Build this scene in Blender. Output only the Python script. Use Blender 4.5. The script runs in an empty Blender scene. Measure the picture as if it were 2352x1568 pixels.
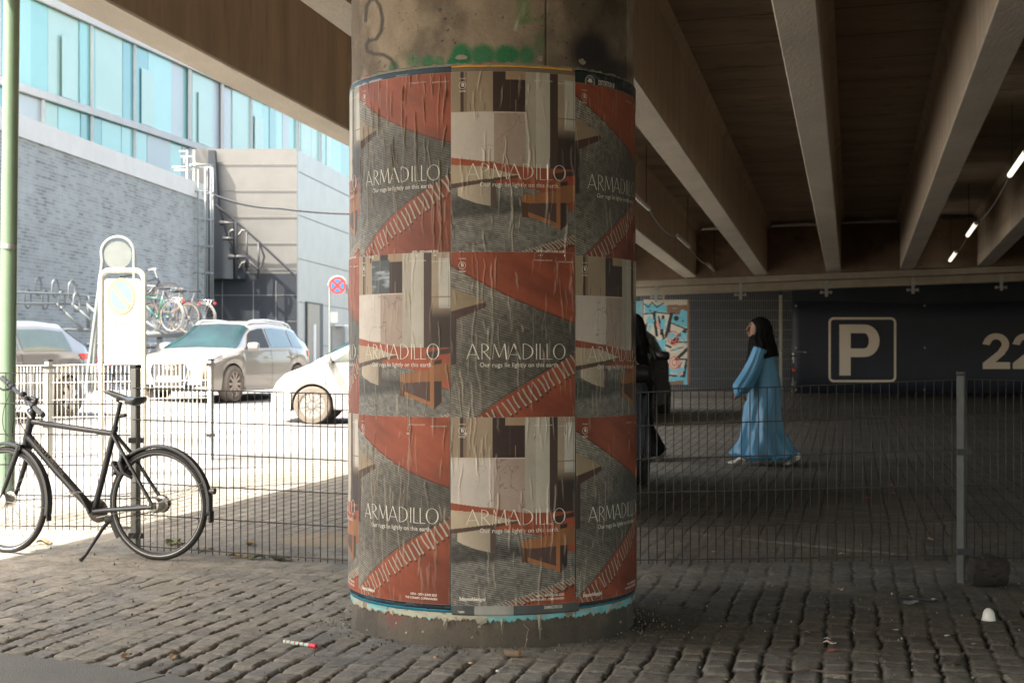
import bpy, bmesh, math, random
import numpy as np
from mathutils import Vector, Matrix
random.seed(7)
SC = bpy.context.scene
COL = SC.collection
# ------------------------------------------------------------------ camera, sky, sun, exposure
CAMZ, F, CX, CY = 1.27, 3430.0, 1176.0, 815.0      # eye height, focal length and principal point of the photo (2352 px wide)
cam = bpy.data.cameras.new("camera"); camo = bpy.data.objects.new("camera", cam); COL.objects.link(camo)
camo.location = (0, 0, CAMZ); camo.rotation_euler = (math.radians(90), 0, 0)
cam.sensor_width = 36; cam.lens = 36*F/2352; cam.shift_y = (CY-784)/2352
cam.clip_start = .1; cam.clip_end = 800
cam.dof.use_dof = True; cam.dof.focus_distance = 6.7; cam.dof.aperture_fstop = 6.3
SC.camera = camo
SUN = Vector((-.45, -.35, .822)).normalized()
world = bpy.data.worlds.new("World"); SC.world = world; world.use_nodes = True
wn = world.node_tree.nodes; wl = world.node_tree.links
sky = wn.new('ShaderNodeTexSky'); sky.sky_type = 'NISHITA'; sky.sun_disc = False
sky.sun_elevation = math.asin(SUN.z); sky.sun_rotation = math.atan2(SUN.x, SUN.y)
sky.air_density = 1.0; sky.dust_density = 4.5; sky.ozone_density = .6
wb_ = wn.new('ShaderNodeMix'); wb_.data_type = 'RGBA'; wb_.blend_type = 'MULTIPLY'; wb_.inputs[0].default_value = 1; wb_.inputs[7].default_value = (1, .94, .83, 1)   # white balance of the hazy sky
wl.new(sky.outputs[0], wb_.inputs[6]); wl.new(wb_.outputs[2], wn['Background'].inputs[0]); wn['Background'].inputs[1].default_value = .15
sd = bpy.data.lights.new("sun", 'SUN'); sd.energy = 3.3; sd.angle = math.radians(.5); sd.color = (1, .92, .80)
so = bpy.data.objects.new("sun", sd); COL.objects.link(so); so.location = (-30, -20, 60)
so.rotation_euler = SUN.to_track_quat('Z', 'Y').to_euler()
SC.view_settings.view_transform = 'Standard'; SC.view_settings.look = 'None'
SC.view_settings.exposure = 2.65; SC.view_settings.gamma = 1
SC.render.engine = 'CYCLES'
SC.cycles.use_denoising = True; SC.cycles.max_bounces = 8; SC.cycles.diffuse_bounces = 6
SC.cycles.sample_clamp_indirect = 8; SC.cycles.caustics_reflective = False; SC.cycles.caustics_refractive = False

# ------------------------------------------------------------------ helpers
def U(px, py, Y): return Vector(((px-CX)/F*Y, Y, CAMZ-(py-CY)/F*Y))
def G(x, y):
    x = np.asarray(x, float); y = np.asarray(y, float)
    a = .0195*np.maximum(0, y-17)*(y < 40) + .0195*23*(y >= 40)
    t = np.clip((y-14)/10, 0, 1); t = t*t*(3-2*t)
    return a + .032*np.clip(-x-3, 0, 7)*t
def g(x, y): return float(G(x, y))
def GP(px, py):
    Y = 8.
    for _ in range(60):
        X = (px-CX)/F*Y
        Y = (CAMZ-g(X, Y))*F/(py-CY)*.5+Y*.5
    X = (px-CX)/F*Y
    return Vector((X, Y, g(X, Y)))
def fr(a): return a-np.floor(a)
def hsh(i, j, s=0): return fr(np.sin(i*127.1+j*311.7+s*74.7)*43758.5453)
def vn(x, y, s=0):
    xi = np.floor(x); yi = np.floor(y); fx = x-xi; fy = y-yi
    fx = fx*fx*(3-2*fx); fy = fy*fy*(3-2*fy)
    a = hsh(xi, yi, s); b = hsh(xi+1, yi, s); c = hsh(xi, yi+1, s); d = hsh(xi+1, yi+1, s)
    return (a+(b-a)*fx)*(1-fy)+(c+(d-c)*fx)*fy
def fbm(x, y, s=0, o=4):
    r = 0; a = .5; t = 0
    for k in range(o):
        r = r+a*vn(x, y, s+k*3.1); t += a; a *= .5; x = x*2.03; y = y*2.03
    return r/t
def ss(a, b, x):
    t = np.clip((x-a)/(b-a), 0, 1); return t*t*(3-2*t)

MATS = {}
def mk(name, col, rough=.6, metal=0, var=.12, vs=6, bump=0, bs=60, attr=None, coat=0, spec=.5, emit=0, alpha=1, trans=0, dirt=None, stretch=None):
    if name in MATS: return MATS[name]
    m = bpy.data.materials.new(name); m.use_nodes = True; MATS[name] = m
    N = m.node_tree.nodes; L = m.node_tree.links; b = N['Principled BSDF']
    b.inputs['Roughness'].default_value = rough; b.inputs['Metallic'].default_value = metal
    b.inputs['Coat Weight'].default_value = coat; b.inputs['Specular IOR Level'].default_value = spec
    b.inputs['Alpha'].default_value = alpha; b.inputs['Transmission Weight'].default_value = trans
    tc = N.new('ShaderNodeTexCoord'); mp = N.new('ShaderNodeMapping'); L.new(tc.outputs['Object'], mp.inputs[0])
    if stretch: mp.inputs['Scale'].default_value = stretch
    nz = N.new('ShaderNodeTexNoise'); nz.inputs['Scale'].default_value = vs; nz.inputs['Detail'].default_value = 6
    nz.inputs['Roughness'].default_value = .65; L.new(mp.outputs[0], nz.inputs[0])
    mr = N.new('ShaderNodeMapRange'); mr.inputs[1].default_value = .25; mr.inputs[2].default_value = .75
    mr.inputs[3].default_value = 1-var; mr.inputs[4].default_value = 1+var
    L.new(nz.outputs[0], mr.inputs[0])
    mx = N.new('ShaderNodeMix'); mx.data_type = 'RGBA'; mx.blend_type = 'MULTIPLY'; mx.inputs[0].default_value = 1
    if attr:
        at = N.new('ShaderNodeAttribute'); at.attribute_name = attr; L.new(at.outputs[0], mx.inputs[6])
    else: mx.inputs[6].default_value = (*col, 1)
    L.new(mr.outputs[0], mx.inputs[7]); out = mx.outputs[2]
    if dirt:
        n2 = N.new('ShaderNodeTexNoise'); n2.inputs['Scale'].default_value = dirt[1]; n2.inputs['Detail'].default_value = 8
        n2.inputs['Roughness'].default_value = .7
        L.new(mp.outputs[0], n2.inputs[0])
        cr = N.new('ShaderNodeMapRange'); cr.inputs[1].default_value = dirt[2]; cr.inputs[2].default_value = dirt[2]+.18
        L.new(n2.outputs[0], cr.inputs[0])
        m2 = N.new('ShaderNodeMix'); m2.data_type = 'RGBA'; m2.inputs[7].default_value = (*dirt[0], 1)
        L.new(cr.outputs[0], m2.inputs[0]); L.new(out, m2.inputs[6]); out = m2.outputs[2]
    L.new(out, b.inputs['Base Color'])
    if bump:
        nb = N.new('ShaderNodeTexNoise'); nb.inputs['Scale'].default_value = bs; nb.inputs['Detail'].default_value = 5
        L.new(mp.outputs[0], nb.inputs[0])
        bp = N.new('ShaderNodeBump'); bp.inputs['Strength'].default_value = bump; bp.inputs['Distance'].default_value = .01
        L.new(nb.outputs[0], bp.inputs['Height']); L.new(bp.outputs[0], b.inputs['Normal'])
    if emit:
        b.inputs['Emission Color'].default_value = (*col, 1); b.inputs['Emission Strength'].default_value = emit
    return m

ORG = {}
def tag(o, label=None, cat=None, group=None, kind=None):
    if label: o['label'] = label
    if cat: o['category'] = cat
    if group: o['group'] = group
    if kind: o['kind'] = kind
    return o
def thing(name, label, cat, loc=(0, 0, 0), group=None):
    o = bpy.data.objects.new(name, None); o.empty_display_size = .2; COL.objects.link(o); o.location = loc
    ORG[o.name] = Vector(loc); return tag(o, label, cat, group)
def link(name, me, mats, parent=None, smooth=False, loc=None):
    if not isinstance(mats, (list, tuple)): mats = [mats]
    for m in mats: me.materials.append(m)
    if smooth: me.polygons.foreach_set('use_smooth', [True]*len(me.polygons))
    o = bpy.data.objects.new(name, me); COL.objects.link(o)
    off = Vector((0, 0, 0))
    if parent is not None:
        o.parent = parent; off = ORG[parent.name]; ORG[o.name] = Vector(off)
        if loc is None: me.transform(Matrix.Translation(-off))
    else:
        if loc is not None:
            me.transform(Matrix.Translation(-Vector(loc))); o.location = loc; ORG[o.name] = Vector(loc)
        else: ORG[o.name] = Vector((0, 0, 0))
    return o

class MB:
    def __init__(s): s.v = []; s.f = []; s.mi = []; s.cur = 0
    def add(s, vs, fs):
        n = len(s.v); s.v += [tuple(v) for v in vs]; s.f += [tuple(i+n for i in f) for f in fs]; s.mi += [s.cur]*len(fs); return s
    def box(s, c, d, R=None, bev=0):
        x, y, z = d[0]/2, d[1]/2, d[2]/2; c = Vector(c)
        if bev:
            bm = bmesh.new(); bmesh.ops.create_cube(bm, size=1)
            bmesh.ops.scale(bm, vec=d, verts=bm.verts)
            bmesh.ops.bevel(bm, geom=bm.edges[:], offset=bev, segments=2, affect='EDGES', profile=.5)
            if R: bmesh.ops.transform(bm, matrix=R.to_4x4(), verts=bm.verts)
            vs = [v.co+c for v in bm.verts]; bm.verts.index_update(); fs = [[v.index for v in f.verts] for f in bm.faces]; bm.free()
            return s.add(vs, fs)
        vs = [Vector((i, j, k)) for i in (-x, x) for j in (-y, y) for k in (-z, z)]
        if R: vs = [R@v for v in vs]
        vs = [v+c for v in vs]
        return s.add(vs, [(0, 1, 3, 2), (4, 6, 7, 5), (0, 4, 5, 1), (2, 3, 7, 6), (0, 2, 6, 4), (1, 5, 7, 3)])
    def tube(s, pts, r, n=8, closed=False, cap=True):
        pts = [Vector(p) for p in pts]; m = len(pts)
        rs = r if isinstance(r, (list, tuple)) else [r]*m
        rings = []; up = None
        for i, p in enumerate(pts):
            if closed: t = pts[(i+1) % m]-pts[i-1]
            else: t = pts[min(i+1, m-1)]-pts[max(i-1, 0)]
            t.normalize()
            if up is None: up = Vector((0, 0, 1)) if abs(t.z) < .9 else Vector((1, 0, 0))
            a = t.cross(up)
            if a.length < 1e-4: a = t.orthogonal()
            a.normalize(); b = a.cross(t).normalized(); up = b
            rings.append([p+(a*math.cos(2*math.pi*k/n)+b*math.sin(2*math.pi*k/n))*rs[i] for k in range(n)])
        vs = [v for q in rings for v in q]; fs = []
        for i in range(m if closed else m-1):
            j = (i+1) % m
            for k in range(n): fs.append((i*n+k, i*n+(k+1) % n, j*n+(k+1) % n, j*n+k))
        if cap and not closed: fs += [tuple(range(n))[::-1], tuple((m-1)*n+k for k in range(n))]
        return s.add(vs, fs)
    def cyl(s, a, b, r, r2=None, n=16): return s.tube([a, b], [r, r if r2 is None else r2], n)
    def poly(s, pts, th):            # closed 3-D outline, thickened along its normal by the vector th
        n = len(pts); pts = [Vector(p) for p in pts]; th = Vector(th)
        vs = pts+[p+th for p in pts]
        fs = [tuple(range(n)), tuple(range(2*n-1, n-1, -1))]+[(i, i+n, (i+1) % n+n, (i+1) % n) for i in range(n)]
        return s.add(vs, fs)
    def lathe(s, c, ax, prof, n=32, a0=0, a1=2*math.pi, ref=None):     # prof: (radius, along axis)
        c = Vector(c); ax = Vector(ax).normalized(); e = (Vector(ref) if ref is not None else ax.orthogonal()); e = (e-ax*e.dot(ax)).normalized(); h = ax.cross(e)
        full = abs(a1-a0-2*math.pi) < 1e-6; m = n if full else n+1; k = len(prof); vs = []
        for i in range(m):
            a = a0+(a1-a0)*i/n; d = e*math.cos(a)+h*math.sin(a)
            for r, z in prof: vs.append(c+d*r+ax*z)
        fs = []
        for i in range(n):
            j = (i+1) % m
            for q in range(k-1): fs.append((i*k+q, i*k+q+1, j*k+q+1, j*k+q))
        return s.add(vs, fs)
    def grid(s, P):
        n, m = P.shape[:2]; vs = P.reshape(-1, 3).tolist()
        return s.add(vs, [(i*m+j, i*m+j+1, (i+1)*m+j+1, (i+1)*m+j) for i in range(n-1) for j in range(m-1)])
    def build(s, name, mats, parent=None, smooth=False, loc=None, fix=True, bevel=0, sub=0):
        me = bpy.data.meshes.new(name); me.from_pydata(s.v, [], s.f)
        if any(s.mi): me.polygons.foreach_set('material_index', s.mi)
        if fix:
            bm = bmesh.new(); bm.from_mesh(me); bmesh.ops.recalc_face_normals(bm, faces=bm.faces)
            if smooth:
                for e in bm.edges:
                    if len(e.link_faces) == 2 and e.calc_face_angle(0) > .7: e.smooth = False
            bm.to_mesh(me); bm.free()
        o = link(name, me, mats, parent, smooth, loc)
        if bevel:
            md = o.modifiers.new('b', 'BEVEL'); md.width = bevel; md.segments = 2; md.limit_method = 'ANGLE'
        if sub:
            md = o.modifiers.new('s', 'SUBSURF'); md.levels = sub; md.render_levels = sub
        return o

def npmesh(name, P, col=None, wrap=False):          # a regular grid P (n, m, 3) as one mesh with colours on its points
    n, m = P.shape[:2]
    me = bpy.data.meshes.new(name); me.vertices.add(n*m); me.vertices.foreach_set('co', P.reshape(-1).astype(np.float32))
    i = np.arange(n-1)[:, None]; j = np.arange(m-1 if not wrap else m)[None, :]; j2 = (j+1) % m
    q = np.stack([i*m+j, (i+1)*m+j, (i+1)*m+j2, i*m+j2], -1).reshape(-1, 4)
    k = len(q); me.loops.add(4*k); me.loops.foreach_set('vertex_index', q.reshape(-1).astype(np.int32))
    me.polygons.add(k); me.polygons.foreach_set('loop_start', (np.arange(k)*4).astype(np.int32))
    me.polygons.foreach_set('use_smooth', np.ones(k, bool)); me.update(calc_edges=True)
    if col is not None:
        a = me.color_attributes.new('Col', 'FLOAT_COLOR', 'POINT')
        c = np.ones((n*m, 4), np.float32); c[:, :col.shape[-1]] = col.reshape(n*m, -1); a.data.foreach_set('color', c.reshape(-1))
    return me
def inpoly(u, v, pts):
    r = np.zeros(np.shape(u), bool); n = len(pts)
    for i in range(n):
        x1, y1 = pts[i]; x2, y2 = pts[(i+1) % n]
        if y1 == y2: continue
        c = ((y1 > v) != (y2 > v)) & (u < (x2-x1)*(v-y1)/(y2-y1)+x1)
        r ^= c
    return r
def segd(u, v, a, b, asp=1.0):
    ax, ay = a; bx, by = b; dx, dy = bx-ax, (by-ay)*asp
    px, py = u-ax, (v-ay)*asp; t = np.clip((px*dx+py*dy)/(dx*dx+dy*dy+1e-12), 0, 1)
    return np.hypot(px-t*dx, py-t*dy)
def S3(r, g_, b): # sRGB 0-255 to linear
    return tuple(((c/255+.055)/1.055)**2.4 if c > 10 else c/255/12.92 for c in (r, g_, b))
def textmesh(s, size=1.0, space=1.0, bold=0):       # flat 2-D letters as (verts, faces), left aligned on the base line
    c = bpy.data.curves.new('t', 'FONT'); c.body = s; c.size = size; c.space_character = space; c.offset = bold; c.resolution_u = 3
    o = bpy.data.objects.new('t', c); COL.objects.link(o); dg = bpy.context.evaluated_depsgraph_get(); dg.update()
    me = o.evaluated_get(dg).to_mesh(); vs = [(v.co.x, v.co.y) for v in me.vertices]; fs = [tuple(p.vertices) for p in me.polygons]
    o.evaluated_get(dg).to_mesh_clear(); bpy.data.objects.remove(o); bpy.data.curves.remove(c)
    return vs, fs
def copy_tree(o, parent=None):
    c = o.copy(); COL.objects.link(c); c.parent = parent
    for ch in list(o.children): copy_tree(ch, c)
    return c

# ------------------------------------------------------------------ materials
M_conc = mk('concrete_beam', (.50, .445, .37), .85, var=.22, vs=1.6, bump=.5, bs=35, dirt=((.24, .18, .13), 3.2, .60), stretch=(1, .35, 1))
M_side = mk('concrete_beam_side', (.50, .41, .315), .85, var=.25, vs=1.3, bump=.5, bs=35, dirt=((.34, .255, .18), 2.4, .55), stretch=(1, 2.2, .35))
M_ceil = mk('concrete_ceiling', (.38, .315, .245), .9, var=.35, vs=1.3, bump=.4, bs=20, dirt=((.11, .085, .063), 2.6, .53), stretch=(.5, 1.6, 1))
M_galv = mk('galvanised', (.32, .33, .32), .45, .6, var=.2, vs=14)
M_wire = mk('wire_galvanised', (.042, .04, .035), .6, .1, var=.2, vs=9)
M_wirel = mk('wire_light', (.62, .62, .58), .5, .2, var=.15)
M_dark = mk('black_plastic', (.018, .018, .02), .5, var=.2)
M_white = mk('white_coat', (.75, .75, .72), .4, var=.05)
M_tyre = mk('rubber', (.03, .029, .028), .75, var=.25, vs=20, bump=.3, bs=120)
M_tyred = mk('dusty_rubber', (.14, .12, .10), .85, var=.25, vs=20)
M_steel = mk('steel', (.5, .5, .5), .3, .9, var=.15)
M_frame = mk('matt_grey_paint', (.028, .03, .033), .32, .25, var=.15, vs=20, coat=.15)
M_redl = mk('red_lens', (.75, .035, .03), .25, var=.1)
M_glass = mk('car_glass', (.006, .022, .021), .07, .0, var=.85, vs=1.4, spec=.5)  # patchy tint painted in for reflections
M_lens = mk('clear_lens', (.55, .57, .58), .12, .3, var=.3, vs=20)

N = M_ceil.node_tree.nodes; L = M_ceil.node_tree.links; bc = N['Principled BSDF'].inputs['Base Color']; src = bc.links[0].from_socket      # formwork board joints across the bays
tc = N.new('ShaderNodeTexCoord'); sp_ = N.new('ShaderNodeSeparateXYZ'); L.new(tc.outputs['Object'], sp_.inputs[0])
m1 = N.new('ShaderNodeMath'); m1.operation = 'MULTIPLY_ADD'; m1.inputs[1].default_value = .228; L.new(sp_.outputs[0], m1.inputs[0]); L.new(sp_.outputs[1], m1.inputs[2])
m2 = N.new('ShaderNodeMath'); m2.operation = 'MODULO'; m2.inputs[1].default_value = 1.22; L.new(m1.outputs[0], m2.inputs[0])
m3_ = N.new('ShaderNodeMath'); m3_.operation = 'LESS_THAN'; m3_.inputs[1].default_value = .022; L.new(m2.outputs[0], m3_.inputs[0])
m4_ = N.new('ShaderNodeMix'); m4_.data_type = 'RGBA'; m4_.inputs[7].default_value = (.05, .04, .03, 1); L.new(m3_.outputs[0], m4_.inputs[0]); L.new(src, m4_.inputs[6]); L.new(m4_.outputs[2], bc)
# ------------------------------------------------------------------ ground
def axis(lo, hi, step, a, b, grow=1.09, mx=4.0):
    c = list(np.arange(a, b+step/2, step)); s = step; x = c[-1]
    while x < hi: s = min(s*grow, mx); x += s; c.append(x)
    s = step; x = c[0]; pre = []
    while x > lo: s = min(s*grow, mx); x -= s; pre.append(x)
    return np.array(pre[::-1]+c)
gx = axis(-90, 90, .0105, -3.5, 3.7); gy = axis(-14, 150, .0105, 5.55, 9.8)
GXm, GYm = np.meshgrid(gx, gy, indexing='ij')
def cobble(X, Y):
    wx = X+.02*(vn(X*2.2, Y*2.2, 5)-.5)+.016*(vn(X*14, Y*14, 15)-.5); wy = Y+.02*(vn(X*2.2, Y*2.2, 6)-.5)+.018*(vn(X*14, Y*14, 16)-.5)
    a = wx*.222+wy*.975; b = wx*.975-wy*.222
    w = .118; b = b+.018*(vn(a*3.1, b*1.5, 77)-.5); i = np.floor(b/w); fb = b/w-i
    ln = .155+.03*hsh(i, 3); t = a/ln+hsh(i, 9); j0 = np.floor(t)
    s0 = .26*(hsh(i, j0, 2)-.5); s1 = .26*(hsh(i, j0+1, 2)-.5)        # every cross joint is shifted a little
    f0 = t-j0; j = np.where(f0 < s0, j0-1, np.where(f0 > 1+s1, j0+1, j0))
    da = np.minimum(np.abs(f0-s0), np.abs(1+s1-f0))*ln
    sk = .02*(hsh(i, j, 31)-.5)*np.sin(f0*3.14)
    db = np.minimum(fb, 1-fb)*w+sk*.0
    rr_ = .024                                                        # rounded corners
    ex = np.maximum(rr_-da, 0); ey = np.maximum(rr_-db, 0); dcor = rr_-np.hypot(ex, ey)
    n1 = fbm(X*3, Y*3, 30, 3)
    d = np.where((da < rr_) & (db < rr_), dcor, np.minimum(db, da))
    return i, j, d, db, da, n1
I_, J_, D_, DB, DA, N1 = cobble(GXm, GYm)
fine = ss(-4.4, -3.5, GXm)*(1-ss(3.7, 4.6, GXm))*ss(4.6, 5.4, GYm)*(1-ss(9.8, 11.4, GYm))
open_ = 1-.75*ss(6.3, 8.6, GYm)*1.0                       # joints are open and deep near the camera, choked with sand further on
open_ = open_*(.35+1.1*ss(.3, .62, vn(GXm*3.3, GYm*3.3, 44)))
open_ = open_*(.26+.74*np.maximum(ss(-.3, .9, GXm), 1-ss(5.95, 6.5, GYm+.25*GXm)))
pil = np.hypot(GXm+.09, GYm-7.15)
open_ = open_*(.25+.75*ss(.8, 1.25, pil+.25*(N1-.5)))
jw = .004+.009*vn(GXm*7, GYm*7, 8)
dome = ss(0, jw+.0065, D_)
stone = (hsh(I_, J_, 4)-.5)*.008
h = (dome-1)*.0145*open_+stone*open_*dome+.010*(fbm(GXm*9, GYm*9, 12, 4)-.5)+.004*(fbm(GXm*40, GYm*40, 13, 2)-.5)
h = h+.0035*(fbm(GXm*75, GYm*75, 14, 2)-.5)
dash = (hsh(I_, J_, 78) > .38)*(DB < .010)*(DA > .012)*ss(8.9, 8.2, GYm)*(1-ss(-.3, .9, GXm))*ss(6.0, 6.5, GYm+.25*GXm)*ss(.40, .5, vn(GXm*9, GYm*9, 79)+.1)
h = h-.010*dash
h = h*fine
P = np.stack([GXm, GYm, G(GXm, GYm)+h], -1)
st = hsh(I_, J_, 11)
base = np.array([.245, .232, .198]); alt = np.array([.175, .166, .143]); warm = np.array([.28, .25, .195])
c = base*(1-st[..., None])+alt*st[..., None]; c = c*(1+.16*(hsh(I_, J_, 91)-.5)[..., None]*np.array([1.3, 1, .4]))
sd_ = ss(.4, .75, fbm(GXm*1.7, GYm*1.7, 50, 4))[..., None]
c = c*(1-.45*sd_)+warm*.45*sd_
c = c*(.70+.6*fbm(GXm*14, GYm*14, 51, 4)[..., None])
jm = (1-ss(.0, jw*.8+.002, D_))[..., None]; jc = np.array([.045, .038, .030])
jm = 1-(1-jm)*1.0
c = c*(1-jm*np.clip(open_[..., None]*1.3, 0, .9))+jc*jm*np.clip(open_[..., None]*1.3, 0, .9)
c = c*(1-.72*dash[..., None])
c = c*(.82+.36*hsh(np.floor(GXm*74), np.floor(GYm*74), 62)[..., None])
spk = (hsh(np.floor(GXm*70), np.floor(GYm*70), 60) > .9965)[..., None]; c = np.where(spk, np.array([.33, .31, .27]), c)
# patch of sunlight painted sandy left of the column and the worn white parking line
sp = ss(1, .4, np.hypot((GXm+1.05)/.75, (GYm-10.4)/.55)+.6*(fbm(GXm*4, GYm*4, 70)-.5))[..., None]
c = c*(1-sp*.8)+np.array([.34, .26, .17])*sp*.8
la, lb = GP(1478, 1213), GP(2120, 1278); lc, ld = GP(480, 1190), GP(800, 1178)
for (q0, q1, q) in ((la, lb, 0), (lc, ld, 1)):
    d = segd(GXm, GYm, (q0.x, q0.y), (q1.x, q1.y))
    m = (1-ss(.04, .062, d))*ss(.42, .60, fbm(GXm*12, GYm*12, 80+q)+.12*(1-ss(.0, 1.0, np.abs(GXm-1.2)*.8)))
    c = c*(1-m[..., None]*.8)+np.array([.5, .5, .47])*m[..., None]*.8
shade_ = ss(-.1, .9, GXm-.12*(GYm-7)+.5*(fbm(GXm*1.5, GYm*1.5, 95)-.5))*(.25+.75*ss(5.7, 6.9, GYm+.5*(fbm(GXm*1.2, GYm*1.2, 96)-.5)))
c = c*(1-shade_[..., None]*(1-.45*ss(8.0, 8.4, GYm+.5*(fbm(GXm*2, GYm*2, 97)-.5))*(1-ss(8.8, 9.3, GYm)))[..., None]*np.array([.60, .63, .67]))  # right ground painted darker as shade, less on the sandy fence strip
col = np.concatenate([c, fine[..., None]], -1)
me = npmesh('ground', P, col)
gm = bpy.data.materials.new('cobbles'); gm.use_nodes = True; N = gm.node_tree.nodes; L = gm.node_tree.links; bs = N['Principled BSDF']
bs.inputs['Roughness'].default_value = .82; bs.inputs['Specular IOR Level'].default_value = .35
at = N.new('ShaderNodeAttribute'); at.attribute_name = 'Col'
tc = N.new('ShaderNodeTexCoord'); mp = N.new('ShaderNodeMapping'); mp.inputs['Rotation'].default_value = (0, 0, math.radians(-77.2)); L.new(tc.outputs['Object'], mp.inputs[0])
wz = N.new('ShaderNodeTexNoise'); wz.inputs['Scale'].default_value = 3; L.new(mp.outputs[0], wz.inputs[0])
wa = N.new('ShaderNodeMix'); wa.data_type = 'VECTOR'; wa.inputs[0].default_value = .04; L.new(mp.outputs[0], wa.inputs[4]); L.new(wz.outputs['Color'], wa.inputs[5])
br = N.new('ShaderNodeTexBrick'); br.inputs['Scale'].default_value = 1; br.inputs['Brick Width'].default_value = .21; br.inputs['Row Height'].default_value = .125
br.inputs['Mortar Size'].default_value = .011; br.inputs['Mortar Smooth'].default_value = .6; br.inputs['Bias'].default_value = 0
br.inputs['Color1'].default_value = (.235, .222, .188, 1); br.inputs['Color2'].default_value = (.16, .15, .128, 1); br.inputs['Mortar'].default_value = (.052, .045, .036, 1)
L.new(wa.outputs[1], br.inputs[0])
big = N.new('ShaderNodeTexNoise'); big.inputs['Scale'].default_value = .7; big.inputs['Detail'].default_value = 8; L.new(tc.outputs['Object'], big.inputs[0])
bmr = N.new('ShaderNodeMapRange'); bmr.inputs[1].default_value = .3; bmr.inputs[2].default_value = .7; bmr.inputs[3].default_value = .75; bmr.inputs[4].default_value = 1.3; L.new(big.outputs[0], bmr.inputs[0])
mu = N.new('ShaderNodeMix'); mu.data_type = 'RGBA'; mu.blend_type = 'MULTIPLY'; mu.inputs[0].default_value = 1; L.new(br.outputs[0], mu.inputs[6]); L.new(bmr.outputs[0], mu.inputs[7])
# the sunny lot is pale worn asphalt rather than cobbles
geo = N.new('ShaderNodeSeparateXYZ'); L.new(tc.outputs['Object'], geo.inputs[0])
lx = N.new('ShaderNodeMath'); lx.operation = 'MULTIPLY_ADD'; lx.inputs[1].default_value = -.228; L.new(geo.outputs[1], lx.inputs[0]); L.new(geo.outputs[0], lx.inputs[2])
lm = N.new('ShaderNodeMapRange'); lm.inputs[1].default_value = -6.3; lm.inputs[2].default_value = -6.9; L.new(lx.outputs[0], lm.inputs[0])
as_ = N.new('ShaderNodeTexNoise'); as_.inputs['Scale'].default_value = 60; as_.inputs['Detail'].default_value = 4; L.new(tc.outputs['Object'], as_.inputs[0])
ac = N.new('ShaderNodeMapRange'); ac.inputs[3].default_value = .17; ac.inputs[4].default_value = .27; L.new(as_.outputs[0], ac.inputs[0])
st1 = N.new('ShaderNodeTexNoise'); st1.inputs['Scale'].default_value = .55; st1.inputs['Detail'].default_value = 9; st1.inputs['Roughness'].default_value = .62; L.new(tc.outputs['Object'], st1.inputs[0])
st2 = N.new('ShaderNodeMapRange'); st2.inputs[1].default_value = .44; st2.inputs[2].default_value = .62; st2.inputs[3].default_value = 1.15; st2.inputs[4].default_value = .55; L.new(st1.outputs[0], st2.inputs[0])
st3 = N.new('ShaderNodeMath'); st3.operation = 'MULTIPLY'; L.new(ac.outputs[0], st3.inputs[0]); L.new(st2.outputs[0], st3.inputs[1])
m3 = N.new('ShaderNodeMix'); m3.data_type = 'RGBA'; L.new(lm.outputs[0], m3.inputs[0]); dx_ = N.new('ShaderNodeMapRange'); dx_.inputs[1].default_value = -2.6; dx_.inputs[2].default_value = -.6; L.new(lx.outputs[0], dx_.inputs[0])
md_ = N.new('ShaderNodeMix'); md_.data_type = 'RGBA'; md_.blend_type = 'MULTIPLY'; md_.inputs[7].default_value = (.42, .385, .35, 1); L.new(dx_.outputs[0], md_.inputs[0]); L.new(mu.outputs[2], md_.inputs[6]); L.new(md_.outputs[2], m3.inputs[6]); L.new(st3.outputs[0], m3.inputs[7])  # the same shade painted into the far cobbles towards the right
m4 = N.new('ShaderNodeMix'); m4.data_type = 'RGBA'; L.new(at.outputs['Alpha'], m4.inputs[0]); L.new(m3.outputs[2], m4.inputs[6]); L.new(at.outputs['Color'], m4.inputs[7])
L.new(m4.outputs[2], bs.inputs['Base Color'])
fz = N.new('ShaderNodeTexNoise'); fz.inputs['Scale'].default_value = 130; fz.inputs['Detail'].default_value = 5; L.new(tc.outputs['Object'], fz.inputs[0])
b1 = N.new('ShaderNodeBump'); b1.inputs['Strength'].default_value = .5; b1.inputs['Distance'].default_value = .006; L.new(fz.outputs[0], b1.inputs['Height'])
inv = N.new('ShaderNodeMath'); inv.operation = 'SUBTRACT'; inv.inputs[0].default_value = 1; L.new(at.outputs['Alpha'], inv.inputs[1])
b2 = N.new('ShaderNodeBump'); b2.invert = True; b2.inputs['Distance'].default_value = .03; L.new(inv.outputs[0], b2.inputs['Strength']); L.new(br.outputs['Fac'], b2.inputs['Height']); L.new(b1.outputs[0], b2.inputs['Normal'])
L.new(b2.outputs[0], bs.inputs['Normal'])
gr = link('ground', me, gm); tag(gr, 'worn cobblestone ground running under the bridge and out to the sunny parking lot', None, None, 'structure')
# pavement slabs in the near left corner
M_slab = mk('pavement_slab', (.155, .15, .135), .85, var=.14, vs=3, bump=.5, bs=150, dirt=((.10, .09, .08), 9, .66))
e0, e1 = GP(-520, 1432), GP(1300, 1680); d = (e1-e0).normalized(); nn = Vector((d.y, -d.x, 0))
if nn.y > 0: nn = -nn
mb = MB(); sA, sB = GP(445, 1549), GP(-260, 1549)
t0 = (sA-e0).dot(d)-.06
for k in range(-2, 4):
    a = t0+k*1.02+.004; b = a+1.012
    p = [e0+d*a, e0+d*b, e0+d*b+nn*1.6, e0+d*a+nn*1.6]
    mb.poly([Vector((q.x, q.y, -.05)) for q in p], (0, 0, .062))
o = mb.build('pavement', M_slab, bevel=.004); tag(o, 'smooth grey pavement slabs in the near left corner beside the cobbles', None, None, 'structure')

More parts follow.
